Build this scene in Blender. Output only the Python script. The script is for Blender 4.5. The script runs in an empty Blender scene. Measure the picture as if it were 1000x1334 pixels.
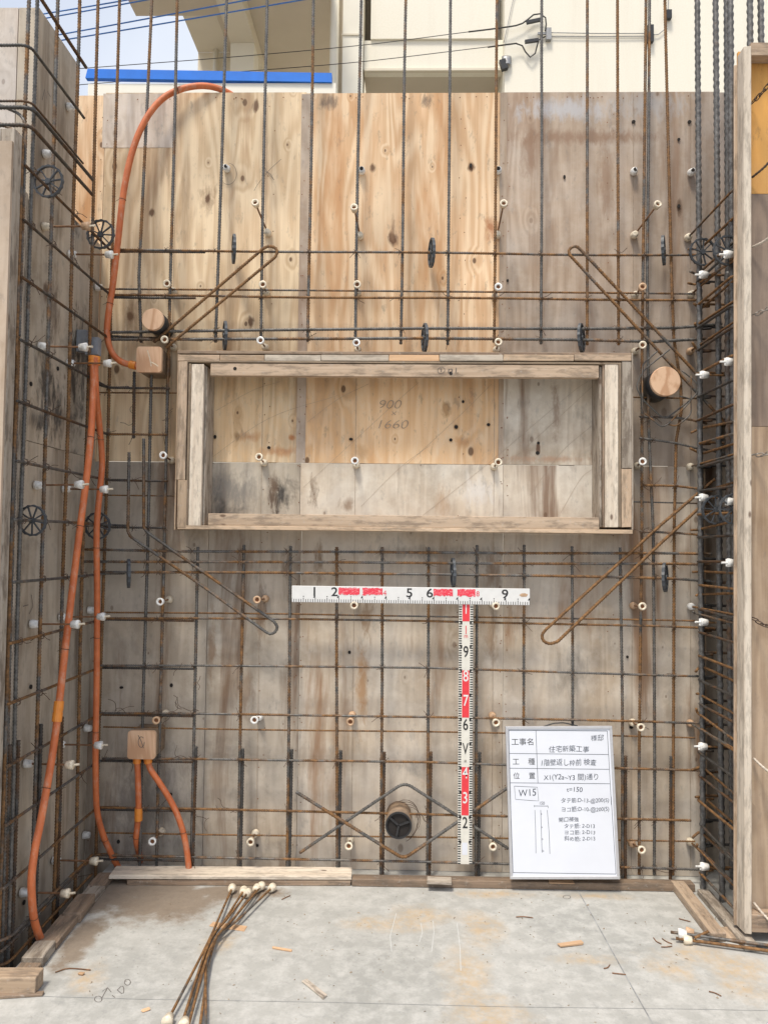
import bpy, bmesh, math, random
import numpy as np
from mathutils import Vector, Matrix
R = math.radians
rnd = random.Random(7)
S = bpy.context.scene
C = S.collection

# ------------------------------------------------------------------ camera
CAM_H = 1.40
cam_d = bpy.data.cameras.new('camera')
cam_d.sensor_fit = 'HORIZONTAL'; cam_d.sensor_width = 36; cam_d.lens = 36
cam_d.clip_start = 0.05; cam_d.clip_end = 2000
cam = bpy.data.objects.new('camera', cam_d); C.objects.link(cam)
CR = Matrix.Rotation(R(1.4), 3, 'Z') @ Matrix.Rotation(R(92.35), 3, 'X') @ Matrix.Rotation(R(0.65), 3, 'Z')
CO = Vector((0, 0, CAM_H))
cam.matrix_world = Matrix.Translation(CO) @ CR.to_4x4()
S.camera = cam

# ------------------------------------------------------------------ world, sun, exposure
SUN_EL, SUN_AZ = 64, 205          # azimuth clockwise from +Y
w = bpy.data.worlds.new('World'); S.world = w; w.use_nodes = True
nt = w.node_tree; nt.nodes.clear()
sky = nt.nodes.new('ShaderNodeTexSky'); sky.sky_type = 'NISHITA'; sky.sun_disc = False
sky.sun_elevation = R(SUN_EL); sky.sun_rotation = R(SUN_AZ)
sky.air_density = 1.0; sky.dust_density = 3.0; sky.ozone_density = 1.0
bg = nt.nodes.new('ShaderNodeBackground'); bg.inputs[1].default_value = 0.085
wo = nt.nodes.new('ShaderNodeOutputWorld')
# thin bright overcast: the clear sky mixed with even white cloud
tcw = nt.nodes.new('ShaderNodeTexCoord'); nzw = nt.nodes.new('ShaderNodeTexNoise')
nzw.inputs['Scale'].default_value = 2.2; nzw.inputs['Detail'].default_value = 5
rpw = nt.nodes.new('ShaderNodeValToRGB'); rpw.color_ramp.elements[0].position = 0.3; rpw.color_ramp.elements[1].position = 0.75
rpw.color_ramp.elements[0].color = (.25, .25, .25, 1); rpw.color_ramp.elements[1].color = (.72, .72, .72, 1)
mxw = nt.nodes.new('ShaderNodeMixRGB'); mxw.inputs[2].default_value = (6.2, 6.4, 6.7, 1)
nt.links.new(tcw.outputs['Generated'], nzw.inputs['Vector']); nt.links.new(nzw.outputs[0], rpw.inputs[0])
nt.links.new(rpw.outputs[0], mxw.inputs[0]); nt.links.new(sky.outputs[0], mxw.inputs[1])
nt.links.new(mxw.outputs[0], bg.inputs[0]); nt.links.new(bg.outputs[0], wo.inputs[0])
sd = bpy.data.lights.new('sun', 'SUN'); sd.energy = 1.5; sd.angle = R(12); sd.color = (1, .925, .80)
sun = bpy.data.objects.new('sun', sd); C.objects.link(sun)
az, el = R(SUN_AZ), R(SUN_EL)
sdir = Vector((math.sin(az) * math.cos(el), math.cos(az) * math.cos(el), math.sin(el)))
sun.rotation_euler = sdir.to_track_quat('Z', 'Y').to_euler()
S.view_settings.view_transform = 'Standard'; S.view_settings.look = 'None'
S.view_settings.exposure = 1.14; S.view_settings.gamma = 1; S.view_settings.use_curve_mapping = False
S.render.engine = 'CYCLES'
S.cycles.use_denoising = True; S.cycles.denoising_prefilter = 'NONE'
S.cycles.max_bounces = 6

# ------------------------------------------------------------------ site planes (metres)
YF = 3.35      # face of the back formwork
YV = 3.276     # upright bars of the back wall
YH = 3.264     # horizontal bars of the back wall
YW = 3.20      # finished front face of the wall
XF = -1.36     # face of the left formwork
XB = -1.28     # bars of the left wall

def ray(px, py): return CR @ Vector(((px - 500) / 1000, -(py - 667) / 1000, -1))
def P(px, py, Y): d = ray(px, py); return CO + d * (Y / d.y)
def PX(px, py, X): d = ray(px, py); return CO + d * (X / d.x)
def PZ(px, py, Z): d = ray(px, py); return CO + d * ((Z - CAM_H) / d.z)

# ------------------------------------------------------------------ node helpers / materials
class NB:
    def __init__(s, name):
        s.m = bpy.data.materials.new(name); s.m.use_nodes = True
        s.t = s.m.node_tree; s.b = s.t.nodes['Principled BSDF']
    def n(s, typ, **kw):
        nd = s.t.nodes.new('ShaderNode' + typ)
        for k, v in kw.items(): setattr(nd, k, v)
        return nd
    def l(s, a, b): s.t.links.new(a, b)
    def val(s, sock, v):
        if isinstance(v, bpy.types.NodeSocket): s.l(v, sock)
        else: sock.default_value = v
    def math(s, op, a, b=0, c=None, clamp=False):
        nd = s.n('Math', operation=op, use_clamp=clamp); s.val(nd.inputs[0], a); s.val(nd.inputs[1], b)
        if c is not None: s.val(nd.inputs[2], c)
        return nd.outputs[0]
    def vmul(s, a, b):
        nd = s.n('VectorMath', operation='MULTIPLY'); s.l(a, nd.inputs[0]); s.val(nd.inputs[1], b); return nd.outputs[0]
    def vadd(s, a, b):
        nd = s.n('VectorMath', operation='ADD'); s.l(a, nd.inputs[0]); s.val(nd.inputs[1], b); return nd.outputs[0]
    def noise(s, vec, scale, detail=3, rough=.55, dist=0):
        nd = s.n('TexNoise'); s.l(vec, nd.inputs['Vector']); nd.inputs['Scale'].default_value = scale
        nd.inputs['Detail'].default_value = detail; nd.inputs['Roughness'].default_value = rough
        nd.inputs['Distortion'].default_value = dist; return nd.outputs['Fac']
    def ramp(s, fac, *stops):
        nd = s.n('ValToRGB'); s.l(fac, nd.inputs[0]); e = nd.color_ramp.elements
        while len(e) < len(stops): e.new(.5)
        for i, (p, c) in enumerate(stops):
            e[i].position = p; e[i].color = (c, c, c, 1) if not hasattr(c, '__len__') else (*c, 1)
        return nd.outputs[0]
    def mix(s, fac, a, b, mode='MIX'):
        nd = s.n('MixRGB', blend_type=mode); s.val(nd.inputs[0], fac)
        for i, v in ((1, a), (2, b)):
            if isinstance(v, bpy.types.NodeSocket): s.l(v, nd.inputs[i])
            else: nd.inputs[i].default_value = (*v, 1)
        return nd.outputs[0]
    def bump(s, h, strength=.3, dist=.002):
        nd = s.n('Bump'); nd.inputs['Strength'].default_value = strength; nd.inputs['Distance'].default_value = dist
        s.l(h, nd.inputs['Height']); s.l(nd.outputs[0], s.b.inputs['Normal'])
    def done(s, col, rough=.7, metal=0):
        s.val(s.b.inputs['Roughness'], rough); s.val(s.b.inputs['Metallic'], metal)
        if isinstance(col, bpy.types.NodeSocket): s.l(col, s.b.inputs['Base Color'])
        else: s.b.inputs['Base Color'].default_value = (*col, 1)
        return s.m

def rand_off(k, amp=(37, 37, 23)):
    oi = k.n('ObjectInfo'); cx = k.n('CombineXYZ')
    for i in range(3): k.l(k.math('MULTIPLY', oi.outputs['Random'], amp[i] * (1 + .37 * i)), cx.inputs[i])
    return cx.outputs[0], oi.outputs['Random']

def m_plain(name, col, rough=.6, metal=0, var=.12, scale=30):
    k = NB(name); g = k.n('NewGeometry').outputs['Position']
    f = k.noise(g, scale, 4)
    dk = tuple(c * (1 - var) for c in col); lt = tuple(min(1, c * (1 + var)) for c in col)
    return k.done(k.mix(k.ramp(f, (.3, 0), (.7, 1)), dk, lt), rough, metal)

def m_ply(name, light, mid, knot=.8, grey=(.30, .27, .235), grey_amt=.3, contrast=.5, stain=(.16, .09, .045), stain_amt=.2, wet=None, spots=()):
    """formwork plywood: tall cathedral grain, knots, cement haze, drip stains"""
    k = NB(name); pos = k.n('NewGeometry').outputs['Position']; off, ro = rand_off(k)
    sp = k.n('SeparateXYZ'); k.l(pos, sp.inputs[0])
    u = k.math('ADD', sp.outputs[0], k.math('MULTIPLY', sp.outputs[1], .93))
    cb = k.n('CombineXYZ'); k.l(u, cb.inputs[0]); k.l(sp.outputs[2], cb.inputs[1])
    uv = k.vadd(cb.outputs[0], off)
    # knots: sparse stretched cells
    vo = k.n('TexVoronoi', voronoi_dimensions='2D'); k.l(k.vmul(uv, (1, .62, 1)), vo.inputs['Vector']); vo.inputs['Scale'].default_value = 5.2
    d = vo.outputs['Distance']; sel = k.n('SeparateColor'); k.l(vo.outputs['Color'], sel.inputs[0])
    pick = k.math('GREATER_THAN', sel.outputs[0], .6)
    size = k.math('MULTIPLY_ADD', k.math('POWER', sel.outputs[1], 2.2), .06, .022)
    dn = k.math('DIVIDE', d, size)
    core = k.math('MULTIPLY', k.ramp(dn, (.6, 1), (.95, 0)), pick)
    halo = k.math('MULTIPLY', k.ramp(k.math('DIVIDE', d, k.math('MULTIPLY', size, 4.5)), (.1, 1), (1.0, 0)), pick)
    # cathedral figure bends round the knots
    n1 = k.noise(k.vmul(uv, (3.2, .42, 1)), 1, 3, .55)
    n2 = k.noise(k.vmul(uv, (11, .9, 1)), 1, 4, .6)
    su = k.n('SeparateXYZ'); k.l(uv, su.inputs[0])
    ph = k.math('ADD', k.math('MULTIPLY', su.outputs[0], 60), k.math('ADD', k.math('MULTIPLY', n1, 90.0), k.math('ADD', k.math('MULTIPLY', n2, 9), k.math('MULTIPLY', halo, 9))))
    fig = k.math('MULTIPLY_ADD', k.math('SINE', ph), .5, .5)
    fine = k.noise(k.vmul(uv, (190, 3.0, 1)), 1, 4, .65)
    broad = k.noise(k.vmul(uv, (6.5, .5, 1)), 1, 3, .55)
    f = k.math('ADD', k.math('MULTIPLY', fig, .30), k.math('ADD', k.math('MULTIPLY', fine, .50), k.math('MULTIPLY', broad, .62)))
    col = k.mix(k.ramp(f, (.71 - .17 / contrast, 1), (.71 + .14 / contrast, 0)), light, mid)
    col = k.mix(k.math('MULTIPLY', halo, .4 * knot), col, tuple(c * .7 for c in mid))
    tl = k.noise(k.vmul(uv, (2.4, 1.2, 1)), 1, 4, .6)
    col = k.mix(1, col, k.ramp(tl, (.32, .70), (.68, 1.15)), 'MULTIPLY')
    # cement haze and dirt
    g1 = k.noise(k.vmul(uv, (1.7, 1.1, 1)), 1.3, 5, .62, .5)
    col = k.mix(k.math('MULTIPLY', k.ramp(g1, (.38, 0), (.62, 1)), grey_amt), col, grey)
    g2 = k.noise(uv, 9, 6, .7)
    col = k.mix(k.math('MULTIPLY', k.ramp(g2, (.45, 0), (.75, 1)), grey_amt * .55), col, tuple(min(1, c * 1.6) for c in grey))
    # drips
    st = k.noise(k.vmul(uv, (6.5, .75, 1)), 1.0, 5, .62, .3)
    col = k.mix(k.math('MULTIPLY', k.ramp(st, (.54, 0), (.66, 1)), stain_amt), col, stain)
    sg = k.noise(k.vmul(uv, (34, 12, 1)), 1, 5, .7, .4)
    for cx_, cz, rx, rz, c_, am in spots:
        a_ = k.math('DIVIDE', k.math('SUBTRACT', u, cx_), rx); b_ = k.math('DIVIDE', k.math('SUBTRACT', sp.outputs[2], cz), rz)
        r_ = k.math('SQRT', k.math('ADD', k.math('MULTIPLY', a_, a_), k.math('MULTIPLY', b_, b_)))
        big = rx > .032 or rz > .06
        mk = k.math('ADD', k.math('SUBTRACT', 1, r_), k.math('MULTIPLY_ADD', sg, 3.0 if big else 1.6, -1.5 if big else -.8))
        col = k.mix(k.math('MULTIPLY', k.ramp(mk, *(((.0, 0), (.8, 1)) if big else ((.15, 0), (.6, 1)))), am), col, c_)
    if wet:
        ws = k.noise(k.vmul(uv, (3.3, 2.6, 1)), 1.0, 5, .66, .4)
        col = k.mix(k.math('MULTIPLY', k.ramp(ws, (.565, 0), (.68, 1)), wet), col, (.045, .042, .04))
    sc = k.noise(k.vmul(uv, (30, 12, 1)), 1.0, 4, .75)
    col = k.mix(k.math('MULTIPLY', k.ramp(sc, (.58, 0), (.68, 1)), .35), col, tuple(c * .45 for c in grey))
    col = k.mix(k.math('MULTIPLY', core, knot), col, (.10, .045, .018))
    k.bump(k.math('ADD', k.math('MULTIPLY', fine, .6), k.math('MULTIPLY', g2, .5)), .35, .0016)
    return k.done(col, k.ramp(g2, (.3, .62), (.7, .85)))

def sb(px, py, rx, ry, c, am):        # one colour spot (stain, knot, tone patch) on the back formwork
    p = P(px, py, YF); return (p.x + .93 * p.y, p.z, rx * .00335, ry * .00335, c, am)
def sl(px, py, ry_m, rz_m, c, am):    # stain on the left formwork
    p = PX(px, py, XF); return (p.x + .93 * p.y, p.z, ry_m, rz_m, c, am)
KN = (.11, .05, .022); RU = (.36, .12, .035); BR = (.24, .14, .075); BK = (.045, .04, .036)
SP_Y = [sb(512, 311, 9, 15, KN, 1), sb(512, 300, 4, 22, BR, .8), sb(430, 131, 13, 13, (.13, .09, .065), .8), sb(556, 130, 12, 12, (.13, .09, .065), .8), sb(486, 218, 6, 8, KN, .9), sb(614, 217, 7, 9, KN, .95), sb(640, 296, 10, 22, RU, .8),
        sb(582, 531, 9, 14, KN, .85), sb(594, 556, 4, 5, KN, 1), sb(603, 576, 12, 9, (.34, .15, .06), .75), sb(471, 590, 10, 14, BR, .6), sb(525, 555, 190, 95, (.80, .48, .22), .45)]
SP_C = [sb(333, 138, 6, 12, KN, .9), sb(270, 258, 12, 26, BR, .65), sb(270, 258, 5, 9, KN, .9), sb(198, 277, 5, 7, KN, .9), sb(170, 412, 6, 9, KN, 1), sb(170, 412, 12, 26, BR, .6), sb(327, 418, 6, 12, KN, .9), sb(325, 569, 20, 9, RU, .85), sb(366, 588, 32, 8, RU, .7), sb(309, 568, 6, 9, KN, 1), sb(309, 545, 8, 34, BR, .7), sb(380, 570, 7, 6, RU, .9), sb(310, 550, 110, 80, (.80, .52, .26), .45)]
SP_B = [sb(735, 142, 75, 20, (.50, .50, .52), .8), sb(845, 135, 60, 22, (.46, .45, .45), .7), sb(760, 178, 120, 12, (.27, .165, .105), .8), sb(690, 195, 14, 40, (.27, .165, .105), .7), sb(790, 240, 12, 60, (.27, .165, .105), .6), sb(885, 270, 5, 16, (.12, .07, .04), .9)]
SP_G = [sb(415, 733, 9, 26, (.17, .10, .055), .85), sb(374, 735, 8, 24, (.15, .09, .055), .7), sb(275, 850, 7, 55, (.20, .115, .06), .7), sb(340, 800, 7, 45, (.18, .10, .05), .7), sb(190, 1050, 60, 90, (.17, .155, .14), .6), sb(320, 900, 14, 40, (.22, .14, .085), .6)]
SP_G2 = [sb(416, 733, 9, 26, (.19, .11, .055), .8), sb(472, 890, 9, 70, (.36, .19, .075), .75), sb(478, 800, 10, 40, (.24, .15, .085), .7), sb(640, 745, 14, 26, (.24, .15, .09), .7), sb(640, 830, 10, 34, (.23, .13, .06), .65), sb(745, 880, 24, 34, (.20, .165, .13), .5), sb(545, 1000, 20, 16, (.27, .25, .23), .6), sb(560, 720, 120, 10, (.20, .165, .13), .6)]  # last spot is a wide darker band just below the window frame
SP_O = [sb(408, 645, 7, 22, (.15, .09, .05), .9), sb(450, 660, 10, 10, (.22, .13, .07), .7), sb(700, 585, 4, 14, KN, .9), sb(722, 535, 7, 40, (.25, .17, .12), .7), sb(680, 525, 14, 10, (.25, .20, .16), .7), sb(720, 598, 60, 5, (.40, .23, .14), .6), sb(620, 640, 24, 24, (.72, .70, .68), .6), sb(575, 650, 10, 30, (.42, .27, .16), .6)]
SP_W = [sb(366, 648, 17, 26, BK, .95), sb(355, 640, 8, 30, (.12, .07, .04), .8), sb(300, 640, 45, 30, (.17, .16, .15), .7), sl(64, 520, .09, .22, BK, .95), sl(92, 480, .14, .25, BK, .9), sl(110, 460, .1, .2, BK, .8)]
SP_L = [sl(60, 500, .08, .25, BK, .9), sl(75, 540, .08, .13, BK, .9), sl(48, 545, .08, .05, BK, .6), sl(70, 400, .06, .15, (.14, .10, .07), .8), sl(60, 380, .03, .06, KN, .8)]
def m_timber(name, light, mid, dirt=.3, dirtc=(.13, .10, .075)):
    """sawn batten, grain along local X"""
    k = NB(name); oc = k.n('TexCoord').outputs['Object']; off, ro = rand_off(k)
    v = k.vadd(oc, off)
    f = k.noise(k.vmul(v, (2.2, 75, 75)), 1, 4, .62)
    f2 = k.noise(k.vmul(v, (.9, 14, 14)), 1, 2, .5)
    col = k.mix(k.ramp(k.math('ADD', k.math('MULTIPLY', f, .6), k.math('MULTIPLY', f2, .45)), (.38, 0), (.68, 1)), mid, light)
    tone = k.math('MULTIPLY_ADD', ro, .4, .75)
    cb = k.n('CombineXYZ')
    for i in range(3): k.l(tone, cb.inputs[i])
    col = k.mix(1, col, cb.outputs[0], 'MULTIPLY')
    g = k.noise(k.vmul(v, (9, 40, 40)), 1, 5, .7)
    col = k.mix(k.math('MULTIPLY', k.ramp(g, (.47, 0), (.6, 1)), dirt), col, dirtc)
    g3 = k.noise(v, 60, 4, .7)
    col = k.mix(k.math('MULTIPLY', k.ramp(g3, (.58, 0), (.7, 1)), .35), col, (.45, .43, .40))
    kn = k.n('TexVoronoi'); k.l(k.vmul(v, (1, 2.2, 2.2)), kn.inputs['Vector']); kn.inputs['Scale'].default_value = 9
    ks = k.n('SeparateColor'); k.l(kn.outputs['Color'], ks.inputs[0])
    kc = k.math('MULTIPLY', k.ramp(kn.outputs['Distance'], (.08, 1), (.15, 0)), k.math('GREATER_THAN', ks.outputs[0], .72))
    col = k.mix(k.math('MULTIPLY', kc, .8), col, (.09, .045, .025))
    k.bump(f, .4, .0015)
    return k.done(col, .78)

def m_rebar(name, bias, rust=(.275, .140, .050), steel=(.135, .128, .118), darkr=(.085, .045, .02)):
    k = NB(name); pos = k.n('NewGeometry').outputs['Position']; off, ro = rand_off(k, (11, 9, 5))
    v = k.vadd(pos, off)
    n = k.noise(v, 5.5, 5, .65)
    n = k.math('ADD', n, k.math('MULTIPLY_ADD', ro, .24, bias - .12))
    f = k.ramp(n, (.46, 0), (.56, 1))
    f2 = k.noise(v, 55, 4, .7)
    rc = k.mix(k.ramp(f2, (.35, 0), (.65, 1)), darkr, rust)
    scn = k.mix(k.ramp(f2, (.4, 0), (.75, 1)), tuple(c * .55 for c in steel), tuple(c * 1.5 for c in steel))
    col = k.mix(f, scn, rc)
    return k.done(col, k.math('MULTIPLY_ADD', f, .28, .47), k.math('MULTIPLY_ADD', f, -.12, .15))

M = {}
M['ply_yellow'] = m_ply('ply_yellow', (.86, .645, .425), (.67, .425, .235), .85, grey_amt=.06, contrast=.9, stain=(.50, .24, .09), stain_amt=.75, spots=SP_Y)
M['ply_cream'] = m_ply('ply_cream', (.85, .675, .455), (.63, .45, .27), .85, grey=(.55, .45, .35), grey_amt=.12, contrast=.85, stain=(.32, .19, .105), stain_amt=.75, spots=SP_C)
M['ply_wash'] = m_ply('ply_wash', (.66, .57, .48), (.51, .42, .335), .4, grey=(.58, .55, .53), grey_amt=.55, contrast=.8, stain=(.30, .21, .145), stain_amt=.4)
M['ply_brown'] = m_ply('ply_brown', (.50, .39, .295), (.34, .245, .172), .4, grey=(.48, .445, .41), grey_amt=.45, contrast=.6, stain=(.25, .145, .085), stain_amt=.65, spots=SP_B)
M['ply_grey'] = m_ply('ply_grey', (.50, .42, .33), (.355, .285, .215), .5, grey=(.49, .45, .395), grey_amt=.6, contrast=.5, stain=(.16, .09, .05), stain_amt=.8, wet=.3, spots=SP_G)
M['ply_grey2'] = m_ply('ply_grey2', (.59, .49, .375), (.43, .335, .245), .5, grey=(.59, .55, .495), grey_amt=.6, contrast=.5, stain=(.27, .14, .065), stain_amt=.8, wet=.15, spots=SP_G2)
M['ply_open'] = m_ply('ply_open', (.68, .58, .455), (.48, .385, .285), .5, grey=(.65, .61, .545), grey_amt=.6, contrast=.5, stain=(.19, .11, .065), stain_amt=.85, wet=.3, spots=SP_O)
M['ply_wet'] = m_ply('ply_wet', (.52, .445, .345), (.36, .295, .22), .6, grey=(.51, .475, .415), grey_amt=.5, contrast=.6, stain=(.11, .08, .06), stain_amt=.65, wet=.9, spots=SP_W)
M['ply_left'] = m_ply('ply_left', (.53, .445, .34), (.365, .29, .21), .5, grey=(.50, .465, .405), grey_amt=.5, contrast=.65, stain=(.15, .105, .07), stain_amt=.7, wet=.4, spots=SP_L)
M['ply_pink'] = m_ply('ply_pink', (.52, .395, .285), (.40, .285, .19), .4, grey=(.48, .42, .36), grey_amt=.45, contrast=.9, stain=(.25, .15, .09), stain_amt=.45)
M['ply_orange'] = m_ply('ply_orange', (.74, .38, .085), (.66, .315, .065), .0, grey=(.50, .31, .14), grey_amt=.3, contrast=.4, stain=(.40, .21, .07), stain_amt=.3)
M['ply_dark'] = m_ply('ply_dark', (.27, .19, .135), (.16, .108, .077), .3, grey=(.29, .235, .195), grey_amt=.35, contrast=1, stain=(.08, .05, .035), stain_amt=.65)
M['ply_tan'] = m_ply('ply_tan', (.44, .315, .205), (.31, .21, .13), .4, grey=(.40, .325, .26), grey_amt=.35, contrast=1, stain=(.17, .105, .06), stain_amt=.65)
M['ply_edge'] = m_timber('ply_edge', (.40, .31, .22), (.25, .18, .115), .5)
M['timber'] = m_timber('timber', (.62, .47, .33), (.41, .29, .19), .55)
M['timber_pale'] = m_timber('timber_pale', (.74, .66, .55), (.57, .48, .38), .42)
M['timber_pink'] = m_timber('timber_pink', (.60, .46, .335), (.41, .295, .20), .55)
M['timber_old'] = m_timber('timber_old', (.40, .295, .21), (.22, .15, .10), .7)
M['timber_grey'] = m_timber('timber_grey', (.54, .475, .40), (.34, .285, .225), .75)
M['timber_new'] = m_timber('timber_new', (.66, .44, .27), (.54, .33, .18), .1)
M['rust'] = m_rebar('rebar_rust', .10)
M['mixed'] = m_rebar('rebar_mixed', .02)
M['steel'] = m_rebar('rebar_steel', -.10)
M['dark'] = m_rebar('rebar_dark', -.02, rust=(.13, .065, .027), steel=(.068, .064, .060), darkr=(.05, .029, .016))
M['heavy'] = m_rebar('rebar_heavy', -.13, rust=(.17, .095, .05), steel=(.155, .15, .145), darkr=(.07, .045, .028))
M['wire'] = m_plain('tie_wire', (.075, .045, .028), .7)
M['rod'] = m_plain('tie_rod', (.19, .095, .045), .75, 0, .4, 60)
M['white'] = m_plain('white_plastic', (.76, .755, .73), .45, 0, .3, 70)
M['cream_pl'] = m_plain('cream_plastic', (.68, .60, .47), .5, 0, .3, 70)
M['tan_pl'] = m_plain('tan_plastic', (.52, .345, .215), .55, 0, .25, 50)
M['hole'] = m_plain('dark_hole', (.02, .016, .014), .9)
M['rusthole'] = m_plain('rust_hole', (.19, .075, .028), .8, 0, .4, 120)
M['spacer'] = m_plain('spacer_plastic', (.062, .070, .080), .5, 0, .2, 60)
M['orange'] = m_plain('orange_conduit', (.54, .150, .058), .5, 0, .2, 22)
k = NB('orange_conduit'); g = k.n('NewGeometry').outputs['Position']
c_ = k.mix(k.ramp(k.noise(g, 20, 4), (.3, 0), (.7, 1)), (.50, .125, .040), (.66, .185, .062))
M['orange'] = k.done(k.mix(k.math('MULTIPLY', k.ramp(k.noise(k.vmul(g, (1, 1, .5)), 38, 5, .75), (.52, 0), (.68, 1)), .5), c_, (.56, .40, .30)), .55)
M['coupling'] = m_plain('orange_coupling', (.78, .27, .04), .4, 0, .08, 40)
M['bluegrey'] = m_plain('grey_steel_box', (.27, .29, .325), .45, .2, .2, 30)
M['black'] = m_plain('black_plastic', (.025, .025, .027), .4)
M['tape'] = m_plain('tan_sleeve', (.235, .165, .11), .7, 0, .3, 40)
M['ink'] = m_plain('black_ink', (.02, .02, .022), .6)
M['pencil'] = m_plain('pencil', (.13, .115, .105), .8, 0, .3, 60)
M['pencil_faint'] = m_plain('pencil_faint', (.34, .265, .20), .8, 0, .3, 60)
M['marker'] = m_plain('marker_ink', (.05, .06, .085), .6)
M['slabline'] = m_plain('snapped_line', (.27, .275, .275), .8, 0, .35, 25)
M['chalk'] = m_plain('chalk', (.53, .54, .53), .9, 0, .1, 60)
k = NB('grit'); M['grit'] = k.done(k.mix(k.noise(k.n('NewGeometry').outputs['Position'], 35, 3), (.10, .075, .05), (.55, .45, .33)), .9)
M['board'] = m_plain('white_enamel', (.70, .725, .79), .3, 0, .03, 6)
M['alu'] = m_plain('aluminium', (.60, .60, .62), .38, .6, .06, 60)
M['staff_w'] = m_plain('staff_white', (.72, .72, .71), .4, 0, .04, 40)
M['staff_c'] = m_plain('staff_cream', (.70, .68, .61), .4, 0, .06, 40)
M['red'] = m_plain('staff_red', (.74, .045, .06), .4, 0, .08, 60)
k = NB('scuffed_red'); g = k.n('NewGeometry').outputs['Position']
f = k.noise(k.vmul(g, (70, 70, 240)), 1, 4, .75, .8)
M['red_scuff'] = k.done(k.mix(k.ramp(f, (.54, 0), (.66, 1)), (.76, .04, .075), (.82, .62, .63)), .5)
M['cream_wall'] = m_plain('cream_render', (.85, .80, .655), .8, 0, .03, 3)
k = NB('cream_render'); g = k.n('NewGeometry').outputs['Position']
c_ = k.mix(k.ramp(k.noise(g, 60, 4), (.35, 0), (.65, 1)), (.85, .81, .69), (.89, .85, .74))
c_ = k.mix(k.math('MULTIPLY', k.ramp(k.noise(k.vmul(g, (5, 5, .35)), 1, 5, .65), (.5, 0), (.72, 1)), .22), c_, (.66, .61, .50))
M['cream_wall'] = k.done(c_, .85)
M['cream_dim'] = m_plain('shaded_cream', (.74, .68, .56), .8, 0, .03, 3)  # cream render dimmed, shade of the undersides put into the colour
M['taupe'] = m_plain('shaded_soffit', (.62, .55, .45), .8, 0, .03, 3)  # darker copy, shade under the overhang put into the colour
M['white_wall'] = m_plain('white_render', (.86, .83, .73), .8, 0, .03, 3)
M['blue'] = m_plain('blue_paint', (.0, .165, .70), .45, 0, .08, 8)
M['cable_b'] = m_plain('blue_cable', (.05, .17, .48), .6)
M['cable_k'] = m_plain('black_cable', (.04, .037, .035), .6)
M['galv'] = m_plain('galvanised', (.32, .32, .32), .45, .5, .2, 40)
M['chain'] = m_plain('chain_steel', (.33, .30, .27), .45, .5, .3, 80)
M['chain_k'] = m_plain('dark_chain', (.09, .062, .045), .6, .2, .3, 80)
M['rope'] = m_plain('pale_rope', (.50, .44, .37), .9, 0, .3, 120)
M['ground'] = m_plain('soil', (.20, .17, .13), .95, 0, .3, 2)
M['gap_shade'] = m_plain('dark_gap', (.10, .085, .065), .7)  # dark colour standing in for the shade in the balcony gaps

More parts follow.
